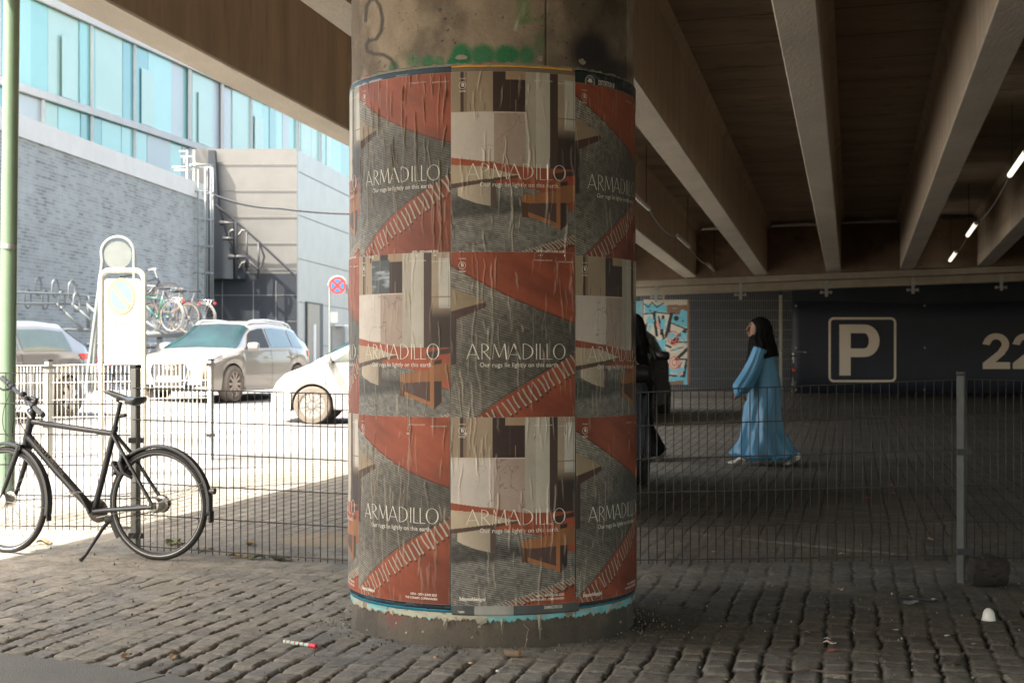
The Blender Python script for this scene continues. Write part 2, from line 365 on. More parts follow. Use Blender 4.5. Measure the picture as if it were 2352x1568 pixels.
# ------------------------------------------------------------------ bridge (follows its own line, dropping 3 % away from us)
UX, UZ, DZ, SE = .228, -.03, 2.83, .022
def B(dx, dz, Y): return Vector((dx+UX*Y, Y, CAMZ+dz+SE*dx+UZ*Y))
def bprism(mb, prof, Y0, Y1, cut=True):
    n = len(prof); Y1s = [Y1-.228*dx*.9 for dx, _ in prof] if cut else [Y1]*n
    vs = [B(a, b, Y0) for a, b in prof]+[B(a, b, y) for (a, b), y in zip(prof, Y1s)]
    mb.add(vs, [tuple(range(n)), tuple(range(2*n-1, n-1, -1))]+[(i, i+n, (i+1) % n+n, (i+1) % n) for i in range(n)])
def dxe(px0):                      # beam edge seen at the top of the frame -> sideways offset in the bridge
    m = (1958-px0)/918; return -m*DZ/(1+m*SE)
bridge = thing('bridge', 'wide concrete road bridge on deep parallel beams overhead', 'bridge', (0, 0, 3.9))
Y0, YE = -11.0, 33.2
lefts = [dxe(v) for v in (126, 684, 1230, 1770, 2292)]; lefts += [lefts[-1]+1.66*k for k in range(1, 15)]
for k, l in enumerate(lefts):
    mb = MB(); w = .325; dp = DZ+1.12
    bprism(mb, [(l+.012, DZ), (l+w-.012, DZ), (l+w, DZ+.015), (l+w, dp-.1), (l+w+.07, dp), (l-.07, dp), (l, dp-.1), (l, DZ+.015)], Y0, YE)
    mb.mi = [0 if i in (2, 3, 9) else 1 for i in range(len(mb.f))]; o = mb.build('beam', [M_conc, M_side], bridge)
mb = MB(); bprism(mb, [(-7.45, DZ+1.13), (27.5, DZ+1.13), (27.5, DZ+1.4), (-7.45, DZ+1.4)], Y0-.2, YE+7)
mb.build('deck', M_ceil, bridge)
mb = MB(); bprism(mb, [(-7.5, DZ+1.18), (-7.3, DZ+1.18), (-7.3, DZ+2.75), (-7.5, DZ+2.75)], Y0-.1, YE+.9)  # unseen parapet, made taller to place the shadow edge on the ground
mb.build('parapet', M_conc, bridge)
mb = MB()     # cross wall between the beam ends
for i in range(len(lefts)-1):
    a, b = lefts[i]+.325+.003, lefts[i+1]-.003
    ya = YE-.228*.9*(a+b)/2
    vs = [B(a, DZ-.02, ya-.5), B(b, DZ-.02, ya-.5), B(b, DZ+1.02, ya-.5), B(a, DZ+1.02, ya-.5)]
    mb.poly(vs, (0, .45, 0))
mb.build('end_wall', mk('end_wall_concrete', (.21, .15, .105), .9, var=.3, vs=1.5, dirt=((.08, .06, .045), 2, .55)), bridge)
mb = MB()
def ylow(dx): return YE-.205*dx
a, b = lefts[0]-1, lefts[-1]+.6
for (z0, z1, y_) in ((-.16, -.025, -.35), (-.34, -.165, -.10)):
    pa = B(a, DZ+z0, ylow(a)+y_); pb = B(b, DZ+z0, ylow(b)+y_); hh = Vector((0, 0, z1-z0))
    mb.poly([pa, pb, pb+hh, pa+hh], (0, .4, 0))
mb.build('bearing_beam', mk('concrete_ledge', (.33, .29, .23), .7, var=.2, vs=3), bridge)
mb = MB()     # crosshead on the column, above the frame
vs = [B(-5.6, DZ-.42, 6.6), B(3.4, DZ-.42, 6.6), B(3.4, DZ-.005, 6.6), B(-5.6, DZ-.005, 6.6)]
mb.poly(vs, (0, 1.1, 0)); mb.build('crosshead', M_conc, bridge)
# brackets hanging under the ledge
for q, px in enumerate((1507, 1701, 1898, 2097, 2300)):
    t = (px-1507)/793; y1 = 655-t*24; Yb = 32.4-t*1.3
    mb = MB(); p = U(px, y1, Yb); b = U(px, y1+40-t*4, Yb)
    mb.box((p+b)/2, (.06, .03, (p-b).length)); 
    for dz in (.12, .26): mb.box(p+Vector((0, .03, -dz)), (.26, .03, .035)); mb.box(p+Vector((-.1, .02, -dz)), (.04, .04, .06)); mb.box(p+Vector((.1, .02, -dz)), (.04, .04, .06))
    mb.build('bracket', M_galv, bridge)

# ------------------------------------------------------------------ tube lamps on sagging cables
M_tube = mk('lit_tube', (1, .9, .72), .3, var=0, emit=.24); M_tubeoff = mk('milky_tube', (.62, .58, .5), .3, var=.04)
def lamp(dx, dz, Yc, lit, label, grp):
    o_ = B(dx, dz, Yc); d = (B(dx, dz, Yc+1)-B(dx, dz, Yc)).normalized()
    t = thing('tube_lamp', label, 'lamp', o_, grp)
    mb = MB(); mb.tube([o_-d*.97, o_-d*.95, o_+d*.95, o_+d*.97], [.02, .036, .036, .02], 10); mb.build('diffuser', M_tube if lit else M_tubeoff, t, True)
    for s in (-1, 1): mb = MB(); mb.tube([o_+d*s*.975, o_+d*s*1.05], [.036, .026], 10); mb.build('end_cap', M_galv, t, True)
    mb = MB(); mb.tube([o_+d*.66, o_+d*.66+Vector((0, 0, 3.95-dz-.1))], .006, 5); mb.build('suspension_wire', M_dark, t)
def cable(name, pts, r, label, cat='cable', mat=None):
    mb = MB(); P_ = []
    for a, b, sag in pts:
        for k in range(13):
            t = k/12; P_.append(a.lerp(b, t)-Vector((0, 0, sag*4*t*(1-t))))
    mb.tube(P_, r, 6); o = mb.build(name, mat or M_galv, None, True, loc=tuple(P_[0])); tag(o, label, cat)
rl = [(19.0, 'nearest lit tube lamp of the row at the right edge'), (26.3, 'middle lit tube lamp of the row hanging by the end wall'), (31.2, 'farthest lit tube lamp just above the ledge')]
for y, lb in rl: lamp(2.10, 2.95, y, True, lb, 'lit tube lamps under the right bay')
ll = [(21.6, 'unlit milky tube lamp half hidden by the poster column'), (27.2, 'unlit milky tube lamp hanging right of the column, middle of its cable'), (32.6, 'farthest unlit tube lamp by the ledge, left bay')]
for y, lb in ll: lamp(-3.07, 2.95, y, False, lb, 'unlit tube lamps in the left bay')
cable('lamp_cable', [(B(2.1, 3.5, 10), B(2.1, 2.97, 18.3), .1), (B(2.1, 2.97, 19.7), B(2.1, 2.97, 25.6), .12), (B(2.1, 2.97, 27), B(2.1, 2.97, 30.5), .08)], .009, 'thin cable linking the lit tube lamps in the right bay')
cable('lamp_cable', [(B(-3.07, 3.5, 12), B(-3.07, 2.97, 20.9), .1), (B(-3.07, 2.97, 22.3), B(-3.07, 2.97, 26.5), .14), (B(-3.07, 2.97, 27.9), B(-3.07, 2.97, 32), .1)], .012, 'thin cable linking the unlit tube lamps right of the column')

# ------------------------------------------------------------------ round column
AX, AY, R = -.092, 7.15, .672
def cylp(th, z, r): return np.stack([AX+r*np.sin(th), AY-r*np.cos(th), z+0*th], -1)
def topx(th, z, r=R):
    X = AX+r*np.sin(th); Y = AY-r*np.cos(th); return CX+F*X/Y, CY-(z-CAMZ)*F/Y
def pth(px):                        # angle on the column of a photo column
    lo, hi = -1.4, 1.4
    for _ in range(40):
        m = (lo+hi)/2
        if topx(m, 1.)[0] < px: lo = m
        else: hi = m
    return lo
def zat(px, py): th = pth(px); Y = AY-R*math.cos(th); return CAMZ-(py-CY)/F*Y
zs = np.concatenate([np.arange(-.05, .34, .006), np.arange(.36, 2.4, .06), np.arange(2.4, 2.98, .006), np.arange(3.0, 3.6, .05)])
ths = np.linspace(-math.pi, math.pi, 721)[:-1]
T, Z = np.meshgrid(ths, zs, indexing='ij')
px, py = topx(T, Z); front = np.cos(T) > .02
px = np.where(front, px, -999)
a = T*R
base = np.array([.31, .245, .175]); dk = np.array([.10, .075, .055]); lt = np.array([.33, .27, .19])
n1 = fbm(a*4, Z*4, 1, 5)[..., None]; n2 = fbm(a*16, Z*10, 2, 4)[..., None]
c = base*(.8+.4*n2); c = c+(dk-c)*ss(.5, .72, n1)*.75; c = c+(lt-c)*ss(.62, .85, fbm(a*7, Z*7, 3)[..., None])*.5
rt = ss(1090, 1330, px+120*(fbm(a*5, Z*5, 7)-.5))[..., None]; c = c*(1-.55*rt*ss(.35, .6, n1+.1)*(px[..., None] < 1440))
pit = (fbm(a*75, Z*75, 9, 2) > .845)[..., None]; c = np.where(pit, c*.35, c)
def blend(c, m, rgb, k=1): m = np.clip(m, 0, 1)[..., None]*k; return c*(1-m)+np.array(rgb)*m
wv = 10*(fbm(a*20, Z*20, 17)-.5)
GREEN = (.012, .16, .065)
def blob(x, y, rx, ry): return 1-ss(.55, 1.1, np.hypot((px-x)/rx, (py+wv-y)/ry))
for (x, y, rx, ry, k) in ((905, 165, 16, 30, .7), (985, 150, 22, 26, .8), (950, 140, 20, 20, .55), (1010, 140, 14, 16, .7), (1060, 130, 30, 34, .95), (1110, 128, 34, 32, .9), (1165, 128, 36, 30, .95), (1210, 130, 22, 28, .8), (1238, 100, 16, 30, .4), (1040, 150, 20, 26, .9)):
    c = blend(c, blob(x, y, rx, ry)*ss(.3, .42, fbm(a*14, Z*14, 22)+.1), GREEN, k)
c = blend(c, (1-ss(4, 8, segd(px, py, (1210, 0), (1186, 66))))*ss(.3, .5, fbm(a*30, Z*20, 23)), (.42, .46, .33), .85)
c = blend(c, 1-ss(6, 26, segd(px, py, (1198, -10), (1205, 40))), (.08, .19, .05), .55)
c = blend(c, 1-ss(2, 9, segd(px, py, (1196, 50), (1250, 46))), (.08, .19, .05), .4)
c = blend(c, 1-ss(.5, 1.25, np.hypot((px-1355)/48, (py-120)/50)), (.018, .014, .018), .95)
c = blend(c, 1-ss(.5, 1.3, np.hypot((px-1410)/52, (py-165)/30)), (.02, .016, .02), .8)
sn = [(840, 48), (842, 15), (851, 0), (862, -2), (873, 15), (879, 45), (876, 72), (865, 90), (848, 94), (841, 104), (843, 118), (857, 124), (880, 126), (898, 136), (907, 150), (909, 170)]
dd = np.minimum.reduce([segd(px, py, sn[i], sn[i+1]) for i in range(len(sn)-1)])
c = blend(c, 1-ss(2.5, 5.5, dd), (.075, .065, .055), .95)  # winding shadow line painted on the concrete
sx = np.abs(px-1254); c = blend(c, (1-ss(.6, 2.4, sx))*(py < 400), (.04, .03, .025), .9)
# base: dirty, red stain, drips, a chip of pasted paper
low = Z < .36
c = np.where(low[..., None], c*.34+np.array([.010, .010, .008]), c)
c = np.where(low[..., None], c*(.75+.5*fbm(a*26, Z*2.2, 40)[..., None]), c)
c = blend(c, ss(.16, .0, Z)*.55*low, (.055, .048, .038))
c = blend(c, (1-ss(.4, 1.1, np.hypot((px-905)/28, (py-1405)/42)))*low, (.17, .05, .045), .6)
for k in range(12):
    x = random.uniform(820, 1440); y = random.uniform(1425, 1470); r_ = random.uniform(.8, 2.2)
    c = blend(c, (1-ss(.7, 1.2, np.hypot((px-x)/r_, (py+.6*wv-y)/(r_*random.uniform(.8, 2)))))*low, (.48, .46, .38), .9)
rr = R+.004*(fbm(a*6, Z*6, 5)-.5)-np.where(pit[..., 0], .003, 0)-.006*np.exp(-(sx/1.6)**2)*(py < 400)
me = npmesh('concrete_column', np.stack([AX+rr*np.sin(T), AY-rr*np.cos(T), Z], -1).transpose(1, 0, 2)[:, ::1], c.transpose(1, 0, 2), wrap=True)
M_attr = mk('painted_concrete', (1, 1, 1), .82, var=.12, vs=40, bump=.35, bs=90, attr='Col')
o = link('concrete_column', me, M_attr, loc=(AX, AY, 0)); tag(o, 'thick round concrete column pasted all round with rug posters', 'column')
# ------------------------------------------------------------------ posters
PW, PH = .565, .815
CREAM = np.array([.72, .66, .55])
def weave(u, v, ang=.28, per=.0135, s=0):
    w = (v*1.44-u*ang)+.012*(vn(u*5, v*5, s)-.5); ph = w/per
    line = .5+.5*np.cos(2*math.pi*ph)
    return .42+.62*line*(.30+1.4*vn(u*40, ph*.9, s+1))+.45*(fbm(u*40, v*40, s+2, 3)-.5)
def wood(u, v, s=0):
    b = np.array([.235, .055, .025]); n = fbm(u*2.5+v*1.5, v*16-u*6, s, 4)[..., None]; m = fbm(u*1.3, v*2.2, s+9, 3)[..., None]
    return b*(.62+.75*n)*(.75+.5*m)
def fringe(c, u, v, p0, p1, n, dx, dy, w=.0075, seed=0):
    rnd = random.Random(seed)
    for k in range(n):
        t = (k+.5)/n; a = (p0[0]+(p1[0]-p0[0])*t, p0[1]+(p1[1]-p0[1])*t)
        b = (a[0]+dx*rnd.uniform(.8, 1.2), a[1]+dy*rnd.uniform(.85, 1.15)); mid = ((a[0]+b[0])/2+rnd.uniform(-.008, .008), (a[1]+b[1])/2)
        lo = (np.abs(u-mid[0]) < .16) & (np.abs(v-mid[1]) < .12)
        uu, vv = u[lo], v[lo]; ww = w*(.9+.5*t)
        d = np.minimum(segd(uu, vv, a, mid, 1.44), segd(uu, vv, mid, b, 1.44)); d = np.minimum(d, np.hypot(uu-b[0], (vv-b[1])*1.44)-ww*.4)
        sh = np.minimum(segd(uu-.012, vv-.010, a, mid, 1.44), segd(uu-.012, vv-.010, mid, b, 1.44))
        cc = c[lo]; m = (1-ss(ww*.9, ww*1.9, sh))[:, None]; cc = cc*(1-.65*m)
        m = (1-ss(ww*.75, ww*1.25, d))[:, None]; tw = .75+.35*np.cos((vv+uu)*420)[:, None]
        c[lo] = cc*(1-m)+np.array([.44, .385, .30])*tw*m
    return c
def art_rug(u, v, s):
    c = wood(u, v, s)*(1.0-.35*ss(.2, 1.0, u)[..., None]*ss(.5, 1, v)[..., None])
    e0 = .075+.30*u+.03*np.sin(u*3)                         # far edge of the rug
    e1 = .985-.44*u-.03*np.sin(u*3.1)                      # fringed edge
    rug = (v > e0) & (v < e1+.0)
    k = weave(u, v, .30, .0195, s+3)[..., None]
    g0 = np.array([.132, .119, .096]); lv = .95+.55*ss(.55, 1, v)[..., None]-.45*ss(.15, .6, u*.6+.35*np.sin((v-.25)*3.4))[..., None]+.5*(1-ss(.1, .35, v))[..., None]
    c = np.where(rug[..., None], g0*k*lv*1.5, c)
    c = np.where(((v > e1-.012) & rug)[..., None], c*.6, c)
    c = np.where(((v < e0) & (v > e0-.008))[..., None], c*.5, c)
    tt = np.array([.25, .185, .115])*(.85+.3*fbm(u*3, v*20, s+6)[..., None])
    c = np.where(inpoly(u, v, [(-.1, .16), (.27, .268), (.265, .29), (-.1, .362)])[..., None], tt, c)
    c = np.where(inpoly(u, v, [(-.1, .335), (.27, .268), (.275, .294), (.05, .357), (-.1, .39)])[..., None], np.array([.06, .03, .022]), c)
    c = np.where(((u < .045) & (v > .35) & (v < .60-.0*u))[..., None], np.array([.045, .028, .022]), c)
    c = fringe(c, u, v, (.02, .975), (1.02, .525), 25, .058, .066, .0058, s)
    return c
def art_room(u, v, s):
    c = np.tile(np.array([.30, .225, .15]), (*u.shape, 1))*(.9+.2*fbm(u*4, v*3, s)[..., None])
    def rect(x0, x1, y0, y1, rgb, n=.0):
        nonlocal c
        m = (u >= x0) & (u < x1) & (v >= y0) & (v < y1); q = np.array(rgb)*(1-n+2*n*fbm(u*9, v*4, s+4)[..., None]); c = np.where(m[..., None], q, c)
    rect(.075, .1, 0, .218, (.055, .03, .022)); rect(.1, .125, 0, .218, (.20, .14, .095))
    rect(.325, .575, 0, .218, (.035, .018, .014), .25); rect(.425, .575, 0, .042, (.30, .21, .13)); rect(.458, .462, .04, .2, (.09, .05, .03))
    rect(.5, .505, .15, .21, (.35, .2, .1)); rect(.15, .155, .17, .205, (.05, .03, .02)); rect(.262, .267, .17, .205, (.05, .03, .02))
    rect(0, .335, .22, .475, (.50, .44, .38), .1); rect(.335, .575, .22, .52, (.33, .25, .20), .12)
    ve = np.abs(fbm(u*7+v*3, v*9, s+8, 4)-.5) < .010; c = np.where((ve & (u < .575) & (v > .22) & (v < .5) & (u > .2))[..., None], c*.68, c)
    rect(0, .575, .213, .221, (.52, .43, .35))
    rect(.575, .66, 0, .53, (.36, .32, .26), .08); rect(.66, .775, 0, .53, (.44, .40, .33), .08); rect(.775, .845, 0, .53, (.06, .036, .028), .2)
    rect(.845, 1.1, 0, .24, (.33, .26, .19)); rect(.905, 1.1, .03, .3, (.46, .43, .37)); rect(.985, .99, .03, .29, (.2, .16, .12)); rect(.845, 1.1, .235, .24, (.2, .15, .1))
    m = ss(.26, .36, v)*(u > .845)*(v < .53); c = c*(1-m[..., None])+np.array([.035, .022, .018])*m[..., None]
    fl = (v > .455+.09*u*(u < .6)+.054*(u >= .6)); c = np.where(fl[..., None], wood(u, v, s+1)*1.15, c)
    rg = inpoly(u, v, [(-.1, .585), (.10, .575), (.45, .60), (.72, .632), (.60, .66), (1.1, .75), (1.1, .84), (.32, 1.02), (-.1, 1.02)])
    k = weave(u, v, .18, .0165, s+3)[..., None]; dk = (1-.6*ss(.64, .70, v)*(1-ss(.76, .80, v+.06*u)))[..., None]
    c = np.where(rg[..., None], np.array([.135, .126, .108])*k*1.5*dk, c)
    c = fringe(c, u, v, (.33, 1.0), (1.02, .855), 26, .050, .028, .0052, s)
    tt = np.array([.40, .32, .22])*(.9+.2*fbm(u*2, v*16, s+5)[..., None])
    c = np.where(inpoly(u, v, [(-.1, .49), (.25, .505), (.52, .551), (.3, .572), (-.1, .615)])[..., None], tt, c)
    c = np.where(inpoly(u, v, [(-.1, .605), (.52, .549), (.52, .562), (-.1, .632)])[..., None], np.array([.075, .045, .03]), c)
    c = np.where(inpoly(u, v, [(.055, .615), (.31, .588), (.31, .715), (.2, .70), (.1, .675), (.055, .66)])[..., None], np.array([.46, .38, .28])*(1.1-1.5*np.clip(u, 0, .31))[..., None], c)
    c = np.where(inpoly(u, v, [(.31, .585), (.35, .58), (.35, .725), (.31, .715)])[..., None], np.array([.08, .055, .04]), c)
    og = np.array([.30, .125, .05])*(.8+.4*fbm(u*18, v*4, s+7)[..., None]); dg = np.array([.035, .02, .016])
    for poly, q in (([(.55, .655), (.86, .625), (.86, .70), (.55, .70)], og*.9), ([(.55, .69), (.61, .70), (.61, .775), (.55, .77)], og*.28), ([(.60, .70), (.84, .69), (.84, .80), (.60, .745)], np.tile(dg, (*u.shape, 1))*2.2),
                    ([(.60, .745), (.84, .80), (.84, .822), (.60, .768)], og), ([(.865, .58), (.93, .57), (.93, .8), (.865, .84)], np.tile(dg, (*u.shape, 1))), ([(.83, .555), (.868, .555), (.868, .835), (.83, .825)], og*1.05),
                    ([(.80, .535), (1.1, .50), (1.1, .53), (.90, .548), (.90, .57), (.80, .56)], np.tile(dg, (*u.shape, 1))*1.3), ([(.868, .60), (1.1, .58), (1.1, .66), (.93, .69), (.868, .69)], og*.8)):
        c = np.where(inpoly(u, v, poly)[..., None], q, c)
    return c
NU, NV = 236, 340
def glyph_word():
    out = []; x = 0
    def st(x0, y0, x1, y1, w0, w1=None):
        w1 = w0 if w1 is None else w1
        out.append([(X+x0-w0/2, y0), (X+x0+w0/2, y0), (X+x1+w1/2, y1), (X+x1-w1/2, y1)])
    def hz(x0, x1, y, w): out.append([(X+x0, y-w/2), (X+x1, y-w/2), (X+x1, y+w/2), (X+x0, y+w/2)])
    def arc(cx, cy, rx, ry, a0, a1, wm, n=18):
        for k in range(n):
            a, b = a0+(a1-a0)*k/n, a0+(a1-a0)*(k+1)/n
            def p(t, s): w = .028+(wm-.028)*abs(math.cos(t)); return (X+cx+(rx+s*w/2)*math.cos(t), cy+(ry+s*.028/2)*math.sin(t))
            out.append([p(a, -1), p(a, 1), p(b, 1), p(b, -1)])
    for ch in 'ARMADILLO':
        X = x; h = math.pi/2
        if ch == 'A': st(0, 0, .42, 1, .045); st(.42, 1, .86, 0, .085); hz(.16, .70, .30, .03); x += 1.02
        elif ch == 'R': st(.05, 0, .05, 1, .055); arc(.06, .74, .42, .25, -h, h, .09); st(.16, .5, .62, 0, .085); x += .78
        elif ch == 'M': st(0, 0, .10, 1, .035); st(.10, 1, .47, .12, .085); st(.47, .12, .84, 1, .035); st(.84, 1, .96, 0, .085); x += 1.06
        elif ch == 'D': st(.05, 0, .05, 1, .055); arc(.06, .5, .66, .49, -h, h, .10); x += .92
        elif ch == 'I': st(.08, 0, .08, 1, .075); x += .28
        elif ch == 'L': st(.06, 0, .06, 1, .065); hz(.06, .46, .016, .032); x += .52
        elif ch == 'O': arc(.48, .5, .44, .49, 0, 2*math.pi, .10, 30); x += 1.0
    return out, x
WORD, WL = glyph_word()
TXT = {}
def T_(s, size, sp=1.0, bold=0):
    k = (s, size, sp, bold)
    if k not in TXT: TXT[k] = textmesh(s, size, sp, bold)
    return TXT[k]
LINES = [("Our rugs lie lightly on this earth.", .225, .612, .375, 0.0), ("ARMADILLO-CO.COM", .645, .047, .15, 0), ("@ARMADILLOANDCO", .845, .052, .135, 0),
         ("18TH - 20TH JUNE 2025", .662, .957, .235, .0006), ("THE CONARY, COPENHAGEN", .615, .977, .285, .0006), ("Certified", .063, .040, .055, 0), ("3daysofdesign/", .065, .972, .21, .0007), ("B", .078, .079, .022, .0006)]
def lettering(add, W_, H_):
    """add(list of (a, b) corner points) with a across and b down in metres"""
    s = .79*W_/WL; x0, yb = .125*W_, .5715*H_
    hh = .083*H_
    for q in WORD: add([(x0+p[0]*s, yb-p[1]*hh) for p in q])
    for (t, x, y, w, bold) in LINES:
        vs, fs = T_(t, .02, 1.0, bold)
        wd = max(v[0] for v in vs)
        tw = w*W_
        if t.startswith('Our'): tw = .63*W_
        k = tw/wd
        if t == 'B': x += .004
        for f in fs: add([(x*W_+vs[i][0]*k, y*H_-vs[i][1]*k*1.02) for i in f])
    for k in range(24):
        a, b = 2*math.pi*k/24, 2*math.pi*(k+1)/24; cx, cy = .0905*W_, .0725*H_
        add([(cx+r_*math.cos(t), cy+r_*math.sin(t)) for r_, t in ((.0145, a), (.0162, a), (.0162, b), (.0145, b))])
    for y in (.1, .106): add([(.065*W_, y*H_), (.116*W_, y*H_), (.116*W_, (y+.002)*H_), (.065*W_, (y+.002)*H_)])
M_print = mk('printed_paper', (1, 1, 1), .45, var=.05, vs=30, bump=.12, bs=260, attr='Col', spec=.28, coat=.0)
M_print.node_tree.nodes['Principled BSDF'].inputs['Coat Roughness'].default_value = .38
M_ink = mk('printed_letters', (.66, .61, .52), .45, var=.12, vs=60)
def creases(a, b, seed, dens, amp):
    rnd = random.Random(seed); h = np.zeros_like(a); wht = np.zeros_like(a)
    for k in range(int(52*dens)):
        a0, b0 = rnd.uniform(0, PW), rnd.uniform(-.1, PH); ln = rnd.uniform(.05, .2)*(2.2 if rnd.random() < .25 else 1)
        w = rnd.uniform(.0026, .0055); A = rnd.uniform(.4, 1.2)*amp*(1.8 if rnd.random() < .2 else 1); sl = rnd.uniform(-.12, .12); s = rnd.uniform(0, 99)
        lo = (np.abs(a-a0) < .06) & (b > b0-.02) & (b < b0+ln+.02)
        aa, bb = a[lo], b[lo]
        m = a0+sl*(bb-b0)+.012*(vn(bb*14+s, bb*0+s, 1)-.5)+.004*(vn(bb*60+s, bb*0, 2)-.5)
        e = np.exp(-((aa-m)/w)**2)*ss(b0, b0+.03, bb)*(1-ss(b0+ln*.5, b0+ln, bb))
        h[lo] += A*e; wht[lo] = np.maximum(wht[lo], e*A/amp*rnd.uniform(.3, 1.2))
    h += .0016*(fbm(a*18, b*7, seed, 4)-.5)+.0007*(fbm(a*70, b*70, seed+5, 2)-.5)
    return h, wht
def poster(kind, th0, ztop, rad, seed, label, H_=PH, dens=1, amp=.0022, extra=None, dark=1.0):
    r0 = R+rad
    a = np.linspace(0, PW, NU); b = np.linspace(0, H_, int(NV*H_/PH)); A, Bm = np.meshgrid(a, b, indexing='ij')
    u, v = A/PW, Bm/PH
    c = (art_rug if kind == 'rug' else art_room)(u, v, seed)
    h, wht = creases(A, Bm, seed, dens, amp)
    if extra is not None: c = extra(c, u, v)
    c = c*(1-.38*np.clip(wht, 0, 1)[..., None])+np.array([.42, .35, .26])*.38*np.clip(wht, 0, 1)[..., None]
    c = c*(.9+.2*fbm(u*6, v*8, seed+40)[..., None])*dark
    ed = np.minimum(np.minimum(A, PW-A), np.minimum(Bm, H_-Bm)); c = np.where((ed < .0015)[..., None], c*.6+.18, c)
    th = th0+A/r0; rr = r0+np.maximum(h, 0)
    Pp = np.stack([AX+rr*np.sin(th), AY-rr*np.cos(th), ztop-Bm], -1)
    me = npmesh('poster', Pp, c)
    c0 = (AX+r0*math.sin(th0+PW/2/r0), AY-r0*math.cos(th0+PW/2/r0), ztop-H_/2)
    o = link('poster', me, M_print, loc=c0); tag(o, label, 'poster', 'rug posters pasted round the column')
    mb = MB(); rng = random.Random(seed)
    def add(pts):
        if max(p[1] for p in pts) > H_-.004: return
        vs = []
        for (x, y) in pts:
            i = min(NU-1, max(0, int(round(x/PW*(NU-1))))); j = min(h.shape[1]-1, max(0, int(round(y/H_*(h.shape[1]-1)))))
            q = max(h[max(i-1, 0):i+2, max(j-1, 0):j+2].max(), 0)+.0011; t = th0+x/r0
            vs.append((AX+(r0+q)*math.sin(t), AY-(r0+q)*math.cos(t), ztop-y))
        mb.add(vs, [tuple(range(len(vs)))])
    lettering(add, PW, PH)
    mb.build('lettering', M_ink, o, fix=False)
    return o
thA, thB, thC = pth(828), pth(1038), pth(1322)
step = PW/(R+.012)
thA = thB-step; thC = thB+step; thZ = thA-step
z1, z2, z3 = 2.497, 1.717, 1.0003
def scrape(c, u, v):        # printing worn away where the poster is torn thin
    m = ss(.52, .68, fbm(u*26, v*3.5, 3))*ss(.25, .42, v)*(1-ss(.44, .56, v))*ss(.55, .8, u); return c*(1-m[..., None])+np.array([.26, .21, .15])*m[..., None]
def foil(c, u, v):
    m = (u > .22)*(u < .44)*(v < .215)*(v > .03); k = (.07+.28*ss(.45, .7, fbm(u*6, v*40, 6)))[..., None]*np.array([.9, 1, 1.05]); return np.where(m.astype(bool)[..., None], k, c)
spec = [('room', thZ, z1, .010, 1, 'room poster wrapped round the left flank, sliver in the top row', {}), ('rug', thA, z1+.0, .012, 2, 'rug poster left in the top row, heavily creased', dict(dens=1.9, amp=.0036)),
        ('room', thB, z1, .013, 3, 'room poster with table and chair, centre of the top row', dict(dens=1.2, amp=.003)), ('rug', thC, 2.470, .011, 4, 'dark rug poster on the right of the top row below the black strip', dict(dens=.9)),
        ('rug', thZ, z2, .013, 5, 'rug poster wrapped round the left flank, middle row', {}), ('room', thA, z2, .015, 6, 'room poster left in the middle row, pale and wrinkled', dict(dens=1.4, extra=foil)),
        ('rug', thB, z2, .0165, 7, 'rug poster in the very centre of the middle row', dict(dens=1.5, amp=.0026)), ('room', thC, z2-.01, .0145, 8, 'room poster on the right of the middle row, rubbed thin', dict(dens=1.5, amp=.0016, extra=scrape)),
        ('room', thZ, z3, .016, 9, 'room poster wrapped round the left flank, bottom row', {}), ('rug', thA, z3, .018, 10, 'rug poster left in the bottom row above the teal paper edge', dict(dens=1.6, amp=.0028)),
        ('room', thB, z3, .0195, 11, 'room poster in the centre of the bottom row above the grey strip', dict(dens=1.2, amp=.0026)), ('rug', thC, z3-.005, .0175, 12, 'rug poster on the right of the bottom row, in shadow', dict(dens=.8))]
for k, th0, zt, rad, seed, lb, kw in spec: poster(k, th0, zt, rad, seed, lb, **kw)

# ---- older posters showing above and below, and the torn paste edges
def strip(name, px0, px1, ya, yb, rad, colf, label, seed=0, jag=(0, 0), n=None, cat='old poster', thick=True, nb=26, mat=None):
    """band of old paper between two photo columns; ya / yb: heights seen at the front of the column (photo rows)"""
    t0, t1 = (px0 if abs(px0) < 4 else pth(px0)), (px1 if abs(px1) < 4 else pth(px1))
    za = CAMZ-(ya-CY)/F*(AY-R); zb = CAMZ-(yb-CY)/F*(AY-R)
    n = n or max(30, int((t1-t0)/.0035)); t = np.linspace(t0, t1, n); s = np.linspace(0, 1, nb)
    Tm, Sm = np.meshgrid(t, s, indexing='ij')
    top = za+jag[0]*(fbm(t*30, t*0, seed+1, 5)-.5)*2; bot = zb+jag[1]*(fbm(t*34, t*0+3, seed+2, 5)-.5)*2+jag[1]*.8*(vn(t*160, t*0, seed+4)-.5)
    Zm = top[:, None]*(1-Sm)+bot[:, None]*Sm
    r_ = R+rad+.0015*(fbm(Tm*40, Zm*40, seed, 3)-.5)
    c = colf(Tm*R, Zm, Sm)
    Pp = np.stack([AX+r_*np.sin(Tm), AY-r_*np.cos(Tm), Zm], -1)
    Pi = np.stack([AX+(R-.004)*np.sin(Tm), AY-(R-.004)*np.cos(Tm), Zm], -1)
    Pp = np.concatenate([Pi[:, :1], Pp, Pi[:, -1:]], 1); c = np.concatenate([c[:, :1]*.5+.12, c, c[:, -1:]*.5+.12], 1)
    me = npmesh(name, Pp, c); tm = (t0+t1)/2
    o = link(name, me, mat or M_print, loc=(AX+R*math.sin(tm), AY-R*math.cos(tm), (za+zb)/2)); tag(o, label, cat); return o
